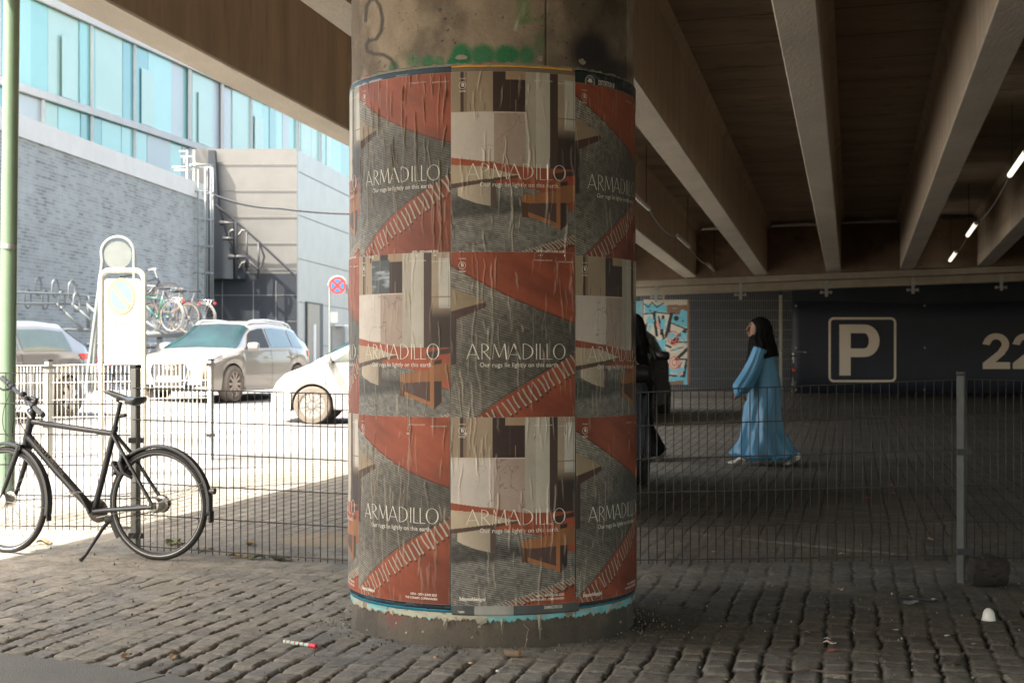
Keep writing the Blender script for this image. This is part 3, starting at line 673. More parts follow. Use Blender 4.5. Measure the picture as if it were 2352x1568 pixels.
def ctext(s, o, px, zc, size, rad, col=M_ink, w=None):
    vs, fs = T_(s, .02, 1.0, .0003); wd = max(v[0] for v in vs); k = (w/wd) if w else size/.02; kz = size/.02 if size else k
    t0 = pth(px) if abs(px) > 4 else px; mb = MB(); r_ = R+rad
    for f in fs: mb.add([(AX+r_*math.sin(t0+vs[i][0]*k/r_), AY-r_*math.cos(t0+vs[i][0]*k/r_), zc+vs[i][1]*kz) for i in f], [tuple(range(len(f)))])
    return mb.build('lettering', col, o, fix=False)
def flat(rgb, n=.25, s=0): return lambda a, z, q: np.array(rgb)*(1-n+2*n*fbm(a*30, z*60, s)[..., None])
def paste(a, z, q):
    n = fbm(a*22, z*40, 61, 4)[..., None]; m = vn(a*5, z*5, 62)[..., None]; c = np.array([.40, .38, .29])*(.55+.8*n)
    c = np.where((fbm(a*9, z*60, 63)[..., None]+.25*(m-.5)) > .52, np.array([.16, .42, .44])*(.7+.6*n), c); return np.where(fbm(a*26, z*26, 64, 3)[..., None] > .62, np.array([.24, .17, .11])*(.6+.8*n), c)
def pastet(a, z, q):
    n = fbm(a*22, z*60, 71, 4)[..., None]; c = np.array([.24, .22, .17])*(.4+.9*n); return np.where(fbm(a*9, z*9, 73, 3)[..., None] > .66, np.array([.3, .12, .09]), c)
PL, PR = -2.2, 1.62
strip('torn_paper', PL, PR, 145, 160, .0045, pastet, 'ragged band of torn pasted paper along the top of the posters', 3, (.009, .0), nb=10)
strip('old_poster', thB, thC-.02, 150, 163, .0075, flat((.62, .33, .055), .2, 4), 'orange strip of an old poster at the top centre of the column', 5, (.0035, 0), nb=8)
strip('old_poster', thB, thC+.0, 155, 175, .0105, flat((.17, .125, .09), .15, 8), 'brown strip of an old poster right above the centre room poster', 8, (.0008, 0), nb=8)
strip('old_poster', PL, thB, 152, 176, .009, lambda a, z, q: np.where(q[..., None] < .35, np.array([.012, .045, .075]), np.array([.03, .032, .038])+.30*(fbm(a*12, z*90, 9)[..., None] > .58)*ss(-.3, -.5, a)[..., None]), 'navy and black strip of an old poster above the left rug poster', 6, (.002, 0), nb=14)
o = strip('old_poster', thC+.002, PR, 150, 205, .0100, lambda a, z, q: np.array([.006, .014, .014])+.05*(fbm(a*40, z*60, 12, 3)[..., None] > .66), 'black strip of an old poster with white lettering at the top right', 7, (.004, 0), nb=14)
zc = CAMZ-(178-CY)/F*(AY-R)
ctext('DISTORTION Ø', o, thC+.20, 2.4735, .032, .0118, w=.120)
mb = MB(); t0 = thC+.125
for r1, r2 in ((.027, .029), (.021, .0222)):
    for k in range(28):
        a, b = math.pi*(k/28)*1.25-.4, math.pi*((k+1)/28)*1.25-.4
        mb.add([(AX+(R+.0118)*math.sin(t0+r_*math.cos(t)/R), AY-(R+.0118)*math.cos(t0+r_*math.cos(t)/R), 2.480+r_*math.sin(t)) for r_, t in ((r1, a), (r2, a), (r2, b), (r1, b))], [(0, 1, 2, 3)])
for pl in ([(-.016, -.004), (-.004, .014), (.0, .008), (.005, .013), (.016, -.004)], [(-.012, -.008), (.012, -.008), (.012, -.006), (-.012, -.006)]):
    mb.add([(AX+(R+.0118)*math.sin(t0+x/R), AY-(R+.0118)*math.cos(t0+x/R), 2.484+y) for x, y in pl], [tuple(range(len(pl)))])
mb.build('emblem', M_ink, o, fix=False)
# bottom
strip('torn_paper', PL, PR, 1370, 1424, .0055, paste, 'ragged teal and cream band of torn paper below the posters', 21, (0, .013), nb=26)
strip('old_poster', PL, thB-.003, 1370, 1401, .0095, lambda a, z, q: np.array([.006, .012, .02])+np.array([.02, .05, .065])*(fbm(a*14, z*120, 31)[..., None] > .6), 'dark sea strip of an old poster below the left rug poster', 22, (0, .002), nb=12)
strip('old_poster', PL, PR, 1375, 1408, .0078, flat((.02, .16, .22), .3, 33), 'thin blue edge of an older poster running round the column foot', 23, (0, .0015), nb=8)
o = strip('old_poster', thB+.004, thC+.03, 1372, 1412, .0125, lambda a, z, q: np.where((((a-thB*R) > .10) & ((a-thB*R) < .27))[..., None], np.array([.30, .30, .27]), np.array([.075, .08, .078]))*(.7+.6*fbm(a*22, z*5, 35)[..., None]), 'grey strip of an old poster with small white words, bottom centre', 24, (0, .0005), nb=10)
zc = CAMZ-(1400-CY)/F*(AY-R)
ctext('DANMARKSTURNE 2026', o, thB+.60, zc, .019, .0142, w=.088); ctext('TAJMER', o, thB+.045, zc-.012, .012, .0142, w=.030)
o = strip('old_poster', thC+.035, PR, 1366, 1402, .010, lambda a, z, q: np.where((q < .55)[..., None]*(a < 1.15)[..., None]*np.ones(3, bool), np.array([.30, .29, .25]), np.array([.05, .03, .025])), 'pale strip of an old poster peeping out below the right rug poster', 25, (0, .002), nb=10)
# loose scraps hanging from the bottom edge
M_scrap = mk('torn_paper', (.27, .25, .19), .8, var=.3, vs=30)
for q, (px, y0, y1, w, nm) in enumerate(((1025, 1426, 1448, 9, 'small torn paper flap hanging under the poster edge, left one'), (1152, 1425, 1452, 6, 'narrow torn paper flap hanging under the poster edge, middle one'), (1236, 1418, 1470, 8, 'long pointed paper flap hanging under the poster edge'), (1105, 1424, 1432, 26, 'wide low torn paper flap under the poster edge'))):
    t = pth(px); r_ = R+.007; sc = (AY-R)/F; mb = MB(); zt = CAMZ-(y0-CY)*sc; zb = CAMZ-(y1-CY)*sc; w_ = w*sc/2/R
    pts = [(t-w_, zt+.012), (t+w_, zt+.012), (t+w_*1.1, zt*.6+zb*.4), (t+w_*.5, zb+.004), (t+w_*.1, zb), (t-w_*.6, zt*.4+zb*.6)]
    mb.poly([Vector((AX+(r_+.004*k)*math.sin(a), AY-(r_+.004*k)*math.cos(a), z)) for k, (a, z) in enumerate(pts)], (0, .001, 0))
    o = mb.build('paper_flap', M_scrap, loc=tuple(mb.v[0])); tag(o, nm, 'paper scrap')
for q, (px, py_, nm) in enumerate(((1060, 132, 'crumpled paper remnant above the orange strip'), (1240, 135, 'square cream paper remnant on the bare concrete'), (1335, 142, 'cream tape remnant at the top right poster corner'))):
    t = pth(px); z = CAMZ-(py_-CY)/F*(AY-R*math.cos(t)); mb = MB(); w_ = (.025, .014, .02)[q]; rnd = random.Random(q)
    pts = [(t+w_/R*math.cos(a)*rnd.uniform(.7, 1.2), z+.013*math.sin(a)*rnd.uniform(.7, 1.2)) for a in np.linspace(0, 6.28, 10)[:-1]]
    mb.poly([Vector((AX+(R+.006)*math.sin(a), AY-(R+.006)*math.cos(a), z)) for a, z in pts], (0, .003, 0)); o = mb.build('paper_remnant', M_scrap, loc=tuple(mb.v[0])); tag(o, nm, 'paper scrap')
# ------------------------------------------------------------------ buildings on the sunny side
def pl(px, a, b, c):   # vertical plane X = a + b*(Y-c): photo column -> (X, Y)
    k = (px-CX)/F; Y = (a-b*c)/(k-b); return k*Y, Y
# brick building
BR = (-10.26, .0924, 50.0)
def brp(px, py): X, Y = pl(px, *BR); return Vector((X, Y, CAMZ-(py-CY)/F*Y))
brick = thing('brick_building', 'low grey brick building with a white parapet behind the bicycle rack', 'building', (-11, 45, .4))
M_brick = bpy.data.materials.new('grey_brick'); M_brick.use_nodes = True; N = M_brick.node_tree.nodes; L = M_brick.node_tree.links; b_ = N['Principled BSDF']; b_.inputs['Roughness'].default_value = .8
tc = N.new('ShaderNodeTexCoord'); mp = N.new('ShaderNodeMapping'); mp.inputs['Rotation'].default_value = (0, math.radians(90), math.radians(90)); L.new(tc.outputs['Object'], mp.inputs[0])
sx_ = N.new('ShaderNodeSeparateXYZ'); L.new(tc.outputs['Object'], sx_.inputs[0]); cx_ = N.new('ShaderNodeCombineXYZ'); L.new(sx_.outputs[1], cx_.inputs[0]); L.new(sx_.outputs[2], cx_.inputs[1])
br = N.new('ShaderNodeTexBrick'); br.inputs['Scale'].default_value = 1; br.inputs['Brick Width'].default_value = .34; br.inputs['Row Height'].default_value = .085; br.inputs['Mortar Size'].default_value = .012; br.inputs['Bias'].default_value = -.2
br.inputs['Color1'].default_value = (.235, .245, .235, 1); br.inputs['Color2'].default_value = (.095, .09, .088, 1); br.inputs['Mortar'].default_value = (.27, .28, .268, 1); L.new(cx_.outputs[0], br.inputs[0])
nz = N.new('ShaderNodeTexNoise'); nz.inputs['Scale'].default_value = .9; nz.inputs['Detail'].default_value = 8; nz.inputs['Roughness'].default_value = .7; L.new(cx_.outputs[0], nz.inputs[0])
mr = N.new('ShaderNodeMapRange'); mr.inputs[1].default_value = .42; mr.inputs[2].default_value = .66; mr.inputs[4].default_value = .75; L.new(nz.outputs[0], mr.inputs[0])
mx = N.new('ShaderNodeMix'); mx.data_type = 'RGBA'; mx.inputs[7].default_value = (.31, .33, .315, 1); L.new(mr.outputs[0], mx.inputs[0]); L.new(br.outputs[0], mx.inputs[6]); L.new(mx.outputs[2], b_.inputs['Base Color'])
M_band = mk('white_render', (.50, .49, .46), .7, var=.08, vs=2)
a = brp(-160, 245); b = brp(473, 463); zt = b.z
a = Vector((a.x, a.y, zt)); back = Vector((-9, 0, 0))
mb = MB(); mb.poly([Vector((p.x, p.y, -.5)) for p in (a, b, b+back, a+back)], (0, 0, zt+.5)); mb.build('wall', M_brick, brick)
mb = MB(); e = Vector((.05, .05, 0)); mb.poly([Vector((p.x, p.y, zt+.003)) for p in (a+Vector((.05, 0, 0)), b+e, b+back, a+back)], (0, 0, .52)); mb.build('parapet', M_band, brick)
# glazed building behind it
glz = thing('glass_building', 'tall building clad in turquoise glass panes above the brick wall', 'building', (-18, 60, 0))
GL = (-17.15, .21, 50.0); Yg0, Yg1 = 46.5, 108.
def glp(Y, z, out=0): return Vector((GL[0]+GL[1]*(Y-GL[2])+out, Y, z))
tints = [mk('pane_turquoise', (0.181, 0.410, 0.389), .12, var=.08, vs=.4, spec=.8), mk('pane_aqua', (0.247, 0.481, 0.455), .15, var=.08, vs=.4, spec=.8), mk('pane_pale', (0.347, 0.499, 0.446), .2, var=.06, vs=.4), mk('pane_deep', (0.099, 0.295, 0.306), .1, var=.1, vs=.5, spec=.9), mk('pane_lilac', (0.380, 0.420, 0.429), .25, var=.05, vs=.4)]
mb = MB(); mb.poly([glp(Yg0, 0, -.6), glp(Yg1, 0, -.6), glp(Yg1, 0, -14), glp(Yg0, 0, -14)], (0, 0, 21)); mb.build('wall', mk('curtain_wall_back', (.3, .42, .42), .6), glz)
rnd = random.Random(5)
for fl, (za, zb) in enumerate(((3.4, 6.95), (7.0, 10.3), (10.62, 13.7), (14.0, 17.1), (17.4, 20.6))):
    y = Yg0; mm = MB(); k = 0
    while y < Yg1:
        w = rnd.choice((.9, 1.2, 1.6, 2.2)); y2 = min(y+w, Yg1); t = rnd.choices(range(5), (5, 5, 3, 3, 2))[0]; d = rnd.uniform(-.03, .03)
        mm.cur = t; mm.poly([glp(y+.02, za, -.14+d), glp(y2-.02, za, -.14+d), glp(y2-.02, zb, -.14+d), glp(y+.02, zb, -.14+d)], (-.06, 0, 0)); y = y2; k += 1
    mm.build('glass_panes', tints, glz)
    y = Yg0
    while y < Yg1: mm = MB(); mm.box(glp(y, (za+zb)/2, -.06), (.1, rnd.choice((.08, .08, .35)), zb-za-.01)); y += rnd.choice((3.5, 5.2, 6.4)); mm.build('mullion', M_band, glz)
mm = MB()
for z in (10.32, 13.72, 17.12, 20.62): mm.poly([glp(Yg0, z, -.1), glp(Yg1, z, -.1), glp(Yg1, z+.27, -.1), glp(Yg0, z+.27, -.1)], (.14, 0, 0))
mm.build('floor_edge', M_band, glz)
# doors glimpsed through the glazing: pale door panels with frames standing behind some panes
for k, y in enumerate((54.2, 60.5, 66.0, 72.5)):
    mm = MB(); mm.poly([glp(y, 10.64, -.07), glp(y+1.1, 10.64, -.07), glp(y+1.1, 12.9, -.07), glp(y, 12.9, -.07)], (.012, 0, 0)); mm.build('glass_door', tints[2], glz)
# metal clad block
shd = thing('metal_clad_block', 'dark metal clad block with a service door beyond the brick wall', 'building', (-7.6, 53, .5))
M_clad = mk('dark_cladding', (.150, .148, .140), .35, .25, var=.1, vs=1.5)
M_clads = mk('side_cladding', (.36, .36, .35), .4, .45, var=.1, vs=1.2)  # paler copy of the cladding, sky reflection put into its colour
zT = CAMZ+473/F*53
p0 = U(440, 815, 53); p1 = U(682, 815, 53); p2 = Vector((p1.x+.107*26, 79, 0))
sh_front = MB(); sh_front.poly([Vector((p0.x, 53, -.3)), Vector((p1.x, 53, -.3)), Vector((p1.x, 53.25, -.3)), Vector((p0.x, 53.25, -.3))], (0, 0, zT+.3)); sh_front.build('front_wall', M_clad, shd)
mm = MB(); mm.poly([Vector((p1.x-.2, 53.26, -.3)), Vector((p1.x, 53.26, -.3)), Vector((p2.x, p2.y, -.3)), Vector((p2.x-4, p2.y, -.3)), Vector((p0.x, 53.26, -.3))], (0, 0, zT+.3)); mm.build('side_wall', M_clads, shd)
zl = CAMZ+187/F*53; mm = MB(); mm.poly([Vector((p0.x, 52.996, -.3)), Vector((p1.x-.001, 52.996, -.3)), Vector((p1.x-.001, 52.97, -.3)), Vector((p0.x, 52.97, -.3))], (0, 0, zl+.3)); mm.build('lower_shade', mk('shade_panels', (.022, .027, .034), .5, .3, var=.12, vs=1.5), shd)  # shade over the lower front, built as a dark sheet
mm = MB()
for k in range(9):
    z = .6+k*.93; mm.box((( p0.x+p1.x)/2, 52.965, z), (p1.x-p0.x, .02, .018))
for x in (p0.x+1.1, p0.x+2.2, p0.x+3.0): mm.box((x, 52.96, 2.2), (.02, .02, 3.4))
mm.build('panel_seam', mk('seam', (.20, .20, .192), .4, .2), shd)
mm = MB()
for k in range(5):
    z = 1.6+k*1.55
    mm.poly([Vector((p1.x+.012, 53.4, z)), Vector((p2.x+.012, p2.y, z)), Vector((p2.x+.012, p2.y, z+.03)), Vector((p1.x+.012, 53.4, z+.03))], (.015, 0, 0))
mm.build('panel_seam', mk('seam_dark', (.14, .14, .14), .5), shd)
def sdp(px): return pl(px, p1.x, .107, 53)
def sdbox(px0, px1, yt, yb, mat, name, out=.03, par=shd):
    x0, y0 = sdp(px0); x1, y1 = sdp(px1); z0 = CAMZ-(yb-CY)/F*y0; zt_ = CAMZ-(yt-CY)/F*y0
    mm = MB(); mm.poly([Vector((x0+.001, y0, z0)), Vector((x1+.001, y1, z0)), Vector((x1+.001, y1, zt_)), Vector((x0+.001, y0, zt_))], (out, -out*.1, 0)); return mm.build(name, mat, par)
M_doord = mk('dark_gap', (.02, .025, .03), .5)
d0 = sdbox(703, 741, 692, 900, M_doord, 'door_frame', .02)
d1 = sdbox(704, 731, 697, 900, mk('door_leaf', (.26, .235, .20), .4, .4, var=.05), 'door', .06)
sdbox(716, 718.5, 745, 870, M_white, 'handle', .12, d1)
sdbox(760, 790, 748, 900, mk('roller_shutter', (.22, .20, .17), .5, .3, var=.2, vs=3), 'shutter', .04); sdbox(792, 800, 750, 860, M_white, 'down_pipe', .3)
sdbox(768, 786, 745, 749, M_white, 'wall_lamp', .4)
# diagonal shadow built as rails in front of the block, caged ladder on the corner
def P3(px, py, Y): return U(px, py, Y)
M_wh = mk('pale_metal', (.19, .215, .215), .45, .2, var=.08)
lad = thing('caged_ladder', 'tall caged ladder in pale metal on the corner of the brick wall', 'ladder', tuple(P3(440, 870, 49.3)))
mb = MB()
for px in (430, 446): mb.tube([P3(px, 345, 49.3), P3(px, 702, 49.3)], .042, 8)
mb.build('rail', M_wh, lad, True)
mb = MB()
for k in range(20): y = 470+k*12; mb.tube([P3(430, y, 49.3), P3(446, y, 49.3)], .018, 6)
mb.build('rung', M_wh, lad, True)
c0 = P3(438, 0, 49.3)
for y in (383, 444, 506, 567, 628, 690):
    z = P3(0, y, 49.3).z; cxx = P3(463, 0, 49.3).x; mb = MB(); pts = []
    for k in range(17):
        a = math.pi*(k/16)*1.5-math.pi*.75; pts.append(Vector((cxx+.40*math.cos(a), 49.2+.42*math.sin(a)-.1, z)))
    pts = [Vector((P3(446, 0, 49.3).x, 49.3, z))]+pts+[Vector((P3(430, 0, 49.3).x, 49.2, z))]
    mb.tube(pts, .028, 6); mb.build('cage_hoop', M_wh, lad, True)
for px, Yo in ((455, 48.75), (471, 48.6), (484, 48.8), (489, 49.2), (476, 49.6)):
    mb = MB(); mb.tube([P3(px, 383, Yo), P3(px, 700, Yo)], .026, 6); mb.build('cage_bar', M_wh, lad, True)
for (q) in (((412, 348), (431, 348), (431, 380)), ((415, 360), (446, 360), (446, 395)), ((395, 384), (432, 384)), ((400, 391), (444, 391)), ((424, 375), (424, 365), (432, 361))):
    mb = MB(); mb.tube([P3(x, y, 49.3) for x, y in q], .04, 6); mb.build('handrail', M_wh, lad, True)
for y in (478, 600): 
    mb = MB(); mb.tube([P3(430, y+2, 49.3), P3(417, y-4, 50.2)], .03, 6); mb.tube([P3(430, y+4, 49.3), P3(417, y+8, 50.2)], .03, 6); mb.build('wall_bracket', M_wh, lad, True)
cable('overhead_cable', [(P3(489, 447, 52.0), P3(640, 478, 52.2), .12), (P3(640, 478, 52.2), P3(830, 491, 52.4), .05)], .045, 'thin overhead cable sagging in front of the metal clad block', mat=mk('cable_black', (.03, .035, .04), .5))
# shadow of stairs on the block, added as dark rails and a panel
M_shadow = mk('shadow_rail', (.02, .022, .026), .5)
stair_shade = thing('stair_shadow', 'dark rails and panel added as the shadow of stairs against the metal block', 'shadow', tuple(P3(560, 700, 52.2)))
def sr(name, pts, r=.05): mb = MB(); mb.tube([P3(x, y, 52.3) for x, y in pts], r, 6); mb.build(name, M_shadow, stair_shade, True)
sr('handrail', [(494, 470), (560, 524), (600, 560), (678, 633)], .045)  # sloping shadow edge built as a rail
for x, y0, y1 in ((541, 508, 590), (567, 532, 622), (594, 556, 640)): sr('baluster_shadow', [(x, y0), (x, y1)], .04)
sr('landing_shadow', [(505, 512), (541, 512), (541, 640)], .09); sr('landing_shadow', [(512, 548), (541, 548)], .07); sr('landing_shadow', [(527, 548), (527, 534), (533, 529), (541, 529)], .05)
sr('loop_shadow', [(541, 539), (549, 539), (556, 529), (567, 530)], .04); sr('loop_shadow', [(597, 560), (607, 590), (600, 612), (592, 618), (570, 600), (556, 604), (549, 616)], .04); sr('landing_shadow', [(525, 590), (567, 590), (567, 615)], .09)
mb = MB(); mb.poly([P3(478, 345, 52.5), P3(493, 345, 52.5), P3(501, 470, 52.5), P3(520, 545, 52.5), P3(562, 628, 52.5), P3(562, 640, 52.5), P3(478, 640, 52.5)], (0, .35, 0)); mb.build('shadow_panel', mk('shadow_fill', (.022, .028, .036), .5, .2), stair_shade)  # left shadow area built as a dark panel

# ------------------------------------------------------------------ mesh fences
def fpanel(c4, label, group, nh=6, r=.0031, rh=.0040, mat=None, tail=.025, pitch=.05, name='mesh_fence_panel', wave=0):
    tl, tr, bl, b_r = c4; t = thing(name, label, 'fence', tuple((bl+b_r)/2), group)
    n = int(((tr-tl).length)/pitch); mb = MB(); nrm = (tr-tl).cross(Vector((0, 0, 1))).normalized()*.004
    for k in range(n+1):
        s = (k+.5)/(n+1); a = tl.lerp(tr, s); b = bl.lerp(b_r, s); d = (b-a).normalized(); mb.tube([a-nrm, b+d*tail-nrm], r, 5)
    mb.build('upright_wires', mat or M_wire, t, True)
    for k in range(nh):
        mb = MB(); s = k/(nh-1); a = tl.lerp(bl, s); b = tr.lerp(b_r, s); m = a.lerp(b, .5)+nrm*random.uniform(-2, 2)*wave; mb.tube([a+nrm, m+nrm, b+nrm], rh, 6); mb.build('cross_wire', mat or M_wire, t, True)
    return t
NF = 'wire mesh fence panels across the foreground'
YA = 9.62
fpanel([U(-60, 856, 9.75), U(299, 858, YA), U(-60, 1206, 9.75), U(299, 1209, YA)], 'wire mesh fence panel behind the bicycle, left of its square post', NF)
fpanel([U(306, 891, 9.5), U(812, 905.5, 9.0), U(306, 1252, 9.5), U(812, 1287, 9.0)], 'wire mesh fence panel between the square post behind the bicycle and the column', NF, wave=1)
fpanel([U(1180, 912, 9.02), U(2197, 872, 8.5), U(1180, 1289, 9.02), U(2197, 1275, 8.5)], 'wire mesh fence panel right of the column in front of the woman', NF, wave=1)
fpanel([U(2212, 871, 8.5), U(2480, 876, 8.62), U(2212, 1278, 8.5), U(2480, 1284, 8.62)], 'wire mesh fence panel at the right edge beyond the metal post', NF)
M_post = mk('galvanised_post', (.075, .082, .08), .5, .3, var=.25, vs=12); M_postd = mk('post_dark_flange', (.06, .06, .055), .6, .2)
def post(px0, px1, ytop, Y, ybot_fence, clamps, label, mat=M_post, s=.06, cap=M_dark):
    p = U((px0+px1)/2, 815, Y); zt = CAMZ-(ytop-CY)/F*Y; gz = g(p.x, Y); t = thing('fence_post', label, 'fence post', (p.x, p.y, gz))
    w = (px1-px0)/F*Y; R_ = Matrix.Rotation(math.radians(-30), 3, 'Z'); q = w/1.366
    mb = MB(); mb.box((p.x, p.y, (zt+gz)/2-.05), (q, q, zt-gz+.1), R_); mb.build('pole', mat, t, bevel=.003)
    mb = MB(); mb.box((p.x, p.y, zt+.012), (q*1.12, q*1.12, .022), R_); mb.build('cap', cap, t, bevel=.003)
    for y in clamps:
        z = CAMZ-(y-CY)/F*Y; mb = MB()
        mb.box((p.x, p.y, z), (q*1.2, q*1.2, .016), R_); mb.box((p.x, p.y, z+.02), (q*1.2, q*1.2, .008), R_); mb.box((p.x+.01, p.y-q*.75, z+.008), (q*2.0, .012, .034)); mb.build('clamp', M_dark, t)
post(300, 323, 846, 9.56, 1252, (1013, 1231), 'square metal fence post standing behind the rear wheel of the bicycle', mk('post_grey', (.20, .205, .19), .5, .3, var=.2, vs=10))
post(2196, 2219, 862, 8.36, 1275, (1040, 1268), 'tall square metal fence post on the right beside the dark boulder')
# far, sunlit fence
YF = 17.9; FF = 'sunlit mesh fence panels at the edge of the parking lot'; M_wl = mk('fence_wire_pale', (.42, .40, .35), .5, .1, var=.05)
fpanel([U(-60, 841, YF+.4), U(104, 839, YF), U(-60, 1046, YF+.4), U(104, 1038, YF)], 'sunlit mesh fence panel at the far left in front of the silver hatchback', FF, mat=M_wl, r=.0055, rh=.006)
fpanel([U(117, 839, YF), U(477, 833, YF-.1), U(117, 1038, YF), U(477, 1033, YF-.1)], 'sunlit mesh fence panel between the two pale posts by the zone sign', FF, mat=M_wl, r=.0055, rh=.006, pitch=.052)
post(103, 120, 830, YF, 0, (845, 980), 'pale sunlit fence post left of the zone sign', mk('post_pale', (.42, .42, .38), .5, .1)); post(477, 491, 828, YF-.1, 0, (838, 1000), 'pale sunlit fence post in front of the grille of the sand coloured car', MATS['post_pale'])

# ------------------------------------------------------------------ green pole
gp = thing('green_pole', 'pale green painted lamp pole at the left edge', 'pole', tuple(U(10, 815, 13)-Vector((0, 0, CAMZ-g(-4.4, 13)))))
a = U(28, -60, 13); b = U(14, 1130, 13); b.z = -.05
mb = MB(); mb.tube([a, b], [.068, .072], 20); mb.build('shaft', mk('green_paint', (.11, .17, .115), .35, var=.12, vs=4, coat=.3, dirt=((.5, .52, .45), 14, .72)), gp, True)
mb = MB(); mb.tube([U(20.7, 560, 12.99), U(19.5, 572, 12.99)], .068, 20); mb.build('collar', M_galv, gp, True)

# ------------------------------------------------------------------ signs
def disc(mb, c, r, n=40, th=.004, r0=0, sx=1): 
    if r0: mb.lathe(c, (0, -1, 0), [(r0, 0), (r, 0), (r, th), (r0, th), (r0, 0)], n)
    else: mb.lathe(c, (0, -1, 0), [(1e-4, 0), (r, 0), (r, th), (1e-4, th)], n)
Yz = 16.0; c = U(282, 727, Yz)
zs_ = thing('zone_sign', 'white parking zone sign on a tubular frame behind the fence, faded blue disc', 'traffic sign', (c.x, c.y, 0))
mb = MB(); lft, rgt, tp = U(231.5, 0, Yz).x, U(330.5, 0, Yz).x, U(0, 621, Yz).z; pts = [Vector((lft, Yz, -.02)), Vector((lft, Yz, tp-.12))]
for k in range(1, 7): a = math.pi*k/12; pts.append(Vector((lft+.1-.1*math.cos(a), Yz, tp-.1+.1*math.sin(a))))
for k in range(0, 7): a = math.pi/2-math.pi*k/12; pts.append(Vector((rgt-.1+.1*math.cos(a), Yz, tp-.1+.1*math.sin(a))))
pts += [Vector((rgt, Yz, -.02))]; mb.tube(pts, .028, 12); mb.build('frame', mk('cream_tube', (.62, .60, .52), .35, .1), zs_, True)
def rrect(x0, x1, z0, z1, r, Y, th, mat, name, par):
    pts = []
    for (cx, cz, a0) in ((x1-r, z1-r, 0), (x0+r, z1-r, 90), (x0+r, z0+r, 180), (x1-r, z0+r, 270)):
        for k in range(7): a = math.radians(a0+k*15); pts.append(Vector((cx+r*math.cos(a), Y, cz+r*math.sin(a))))
    mb = MB(); mb.poly(pts, (0, th, 0)); return mb.build(name, mat, par)
rrect(U(240, 0, Yz).x, U(323, 0, Yz).x, U(0, 837, Yz).z, U(0, 640, Yz).z, .04, Yz-.012, .02, mk('sign_white', (.36, .355, .33), .4, var=.02), 'panel', zs_)
cd = U(278.5, 680, Yz)+Vector((0, -.014, 0))
mb = MB(); k0 = .158
def ell(mb, cx, cz, rx, rz, r0, Y, th=.003, n=40):
    vs = []; 
    for i in range(n):
        a = 2*math.pi*i/n; ca, sa = math.cos(a), math.sin(a)
        vs += [Vector((cx+rx*ca, Y, cz+rz*sa)), Vector((cx+rx*r0*ca, Y, cz+rz*r0*sa)), Vector((cx+rx*ca, Y-th, cz+rz*sa)), Vector((cx+rx*r0*ca, Y-th, cz+rz*r0*sa))]
    fs = []
    for i in range(n):
        j = (i+1) % n; a, b = i*4, j*4; fs += [(a, a+1, b+1, b), (a+2, b+2, b+3, a+3), (a, b, b+2, a+2), (a+1, a+3, b+3, b+1)]
    mb.add(vs, fs)
ell(mb, cd.x, cd.z, .150, .195, .80, cd.y); R_ = Matrix.Rotation(math.radians(52), 3, 'Y'); mb.box(cd+Vector((0, -.0045, 0)), (.29, .003, .042), R_)
mb.build('ring', mk('faded_orange', (.40, .26, .17), .5), zs_)
mb = MB(); ell(mb, cd.x, cd.z, .118, .154, .01, cd.y, .002); mb.build('disc', mk('faded_blue', (.14, .235, .28), .5), zs_)
def btext(s, org, w, mat, par, name='lettering', right=Vector((1, 0, 0)), up=Vector((0, 0, 1)), th=Vector((0, -.004, 0)), hgt=None, bold=.0, sp=1.0):
    vs, fs = T_(s, 1.0, sp, bold); x0 = min(v[0] for v in vs); x1 = max(v[0] for v in vs); y1 = max(v[1] for v in vs); y0 = min(v[1] for v in vs); k = w/(x1-x0); kz = k if hgt is None else hgt/(y1-y0)
    mb = MB(); P_ = [org+right*((v[0]-x0)*k)+up*((v[1]-y0)*kz)+th for v in vs]; mb.add(P_, fs); return mb.build(name, mat, par, fix=False)
btext('Zone', U(258, 747, Yz)+Vector((0, -.013, 0)), .19, mk('faded_letters', (.25, .25, .25), .6), zs_)
# back of a round sign on an A shaped stand
Yb = 21.0; c = U(271, 586, Yb); bk = thing('round_sign_back', 'grey back of a round sign on a leaning tubular stand behind the zone sign', 'traffic sign', (c.x, c.y, g(c.x, Yb)))
mb = MB(); disc(mb, c, .195, 40, .012); mb.build('disc', mk('sign_back', (.13, .15, .145), .6), bk)
mb = MB(); pts = [U(196, 905, Yb), U(236, 600, Yb)]
for k in range(0, 13): a = math.pi-.15-(math.pi-.3)*k/12; pts.append(Vector((c.x+.232*math.cos(a), Yb, c.z+.02+.232*math.sin(a))))
pts += [U(309, 640, Yb), U(318, 900, Yb)]; mb.tube(pts, .028, 10); mb.tube([U(226, 700, Yb+.2), U(211, 900, Yb+.5)], .025, 8); mb.build('stand', M_wh, bk, True)
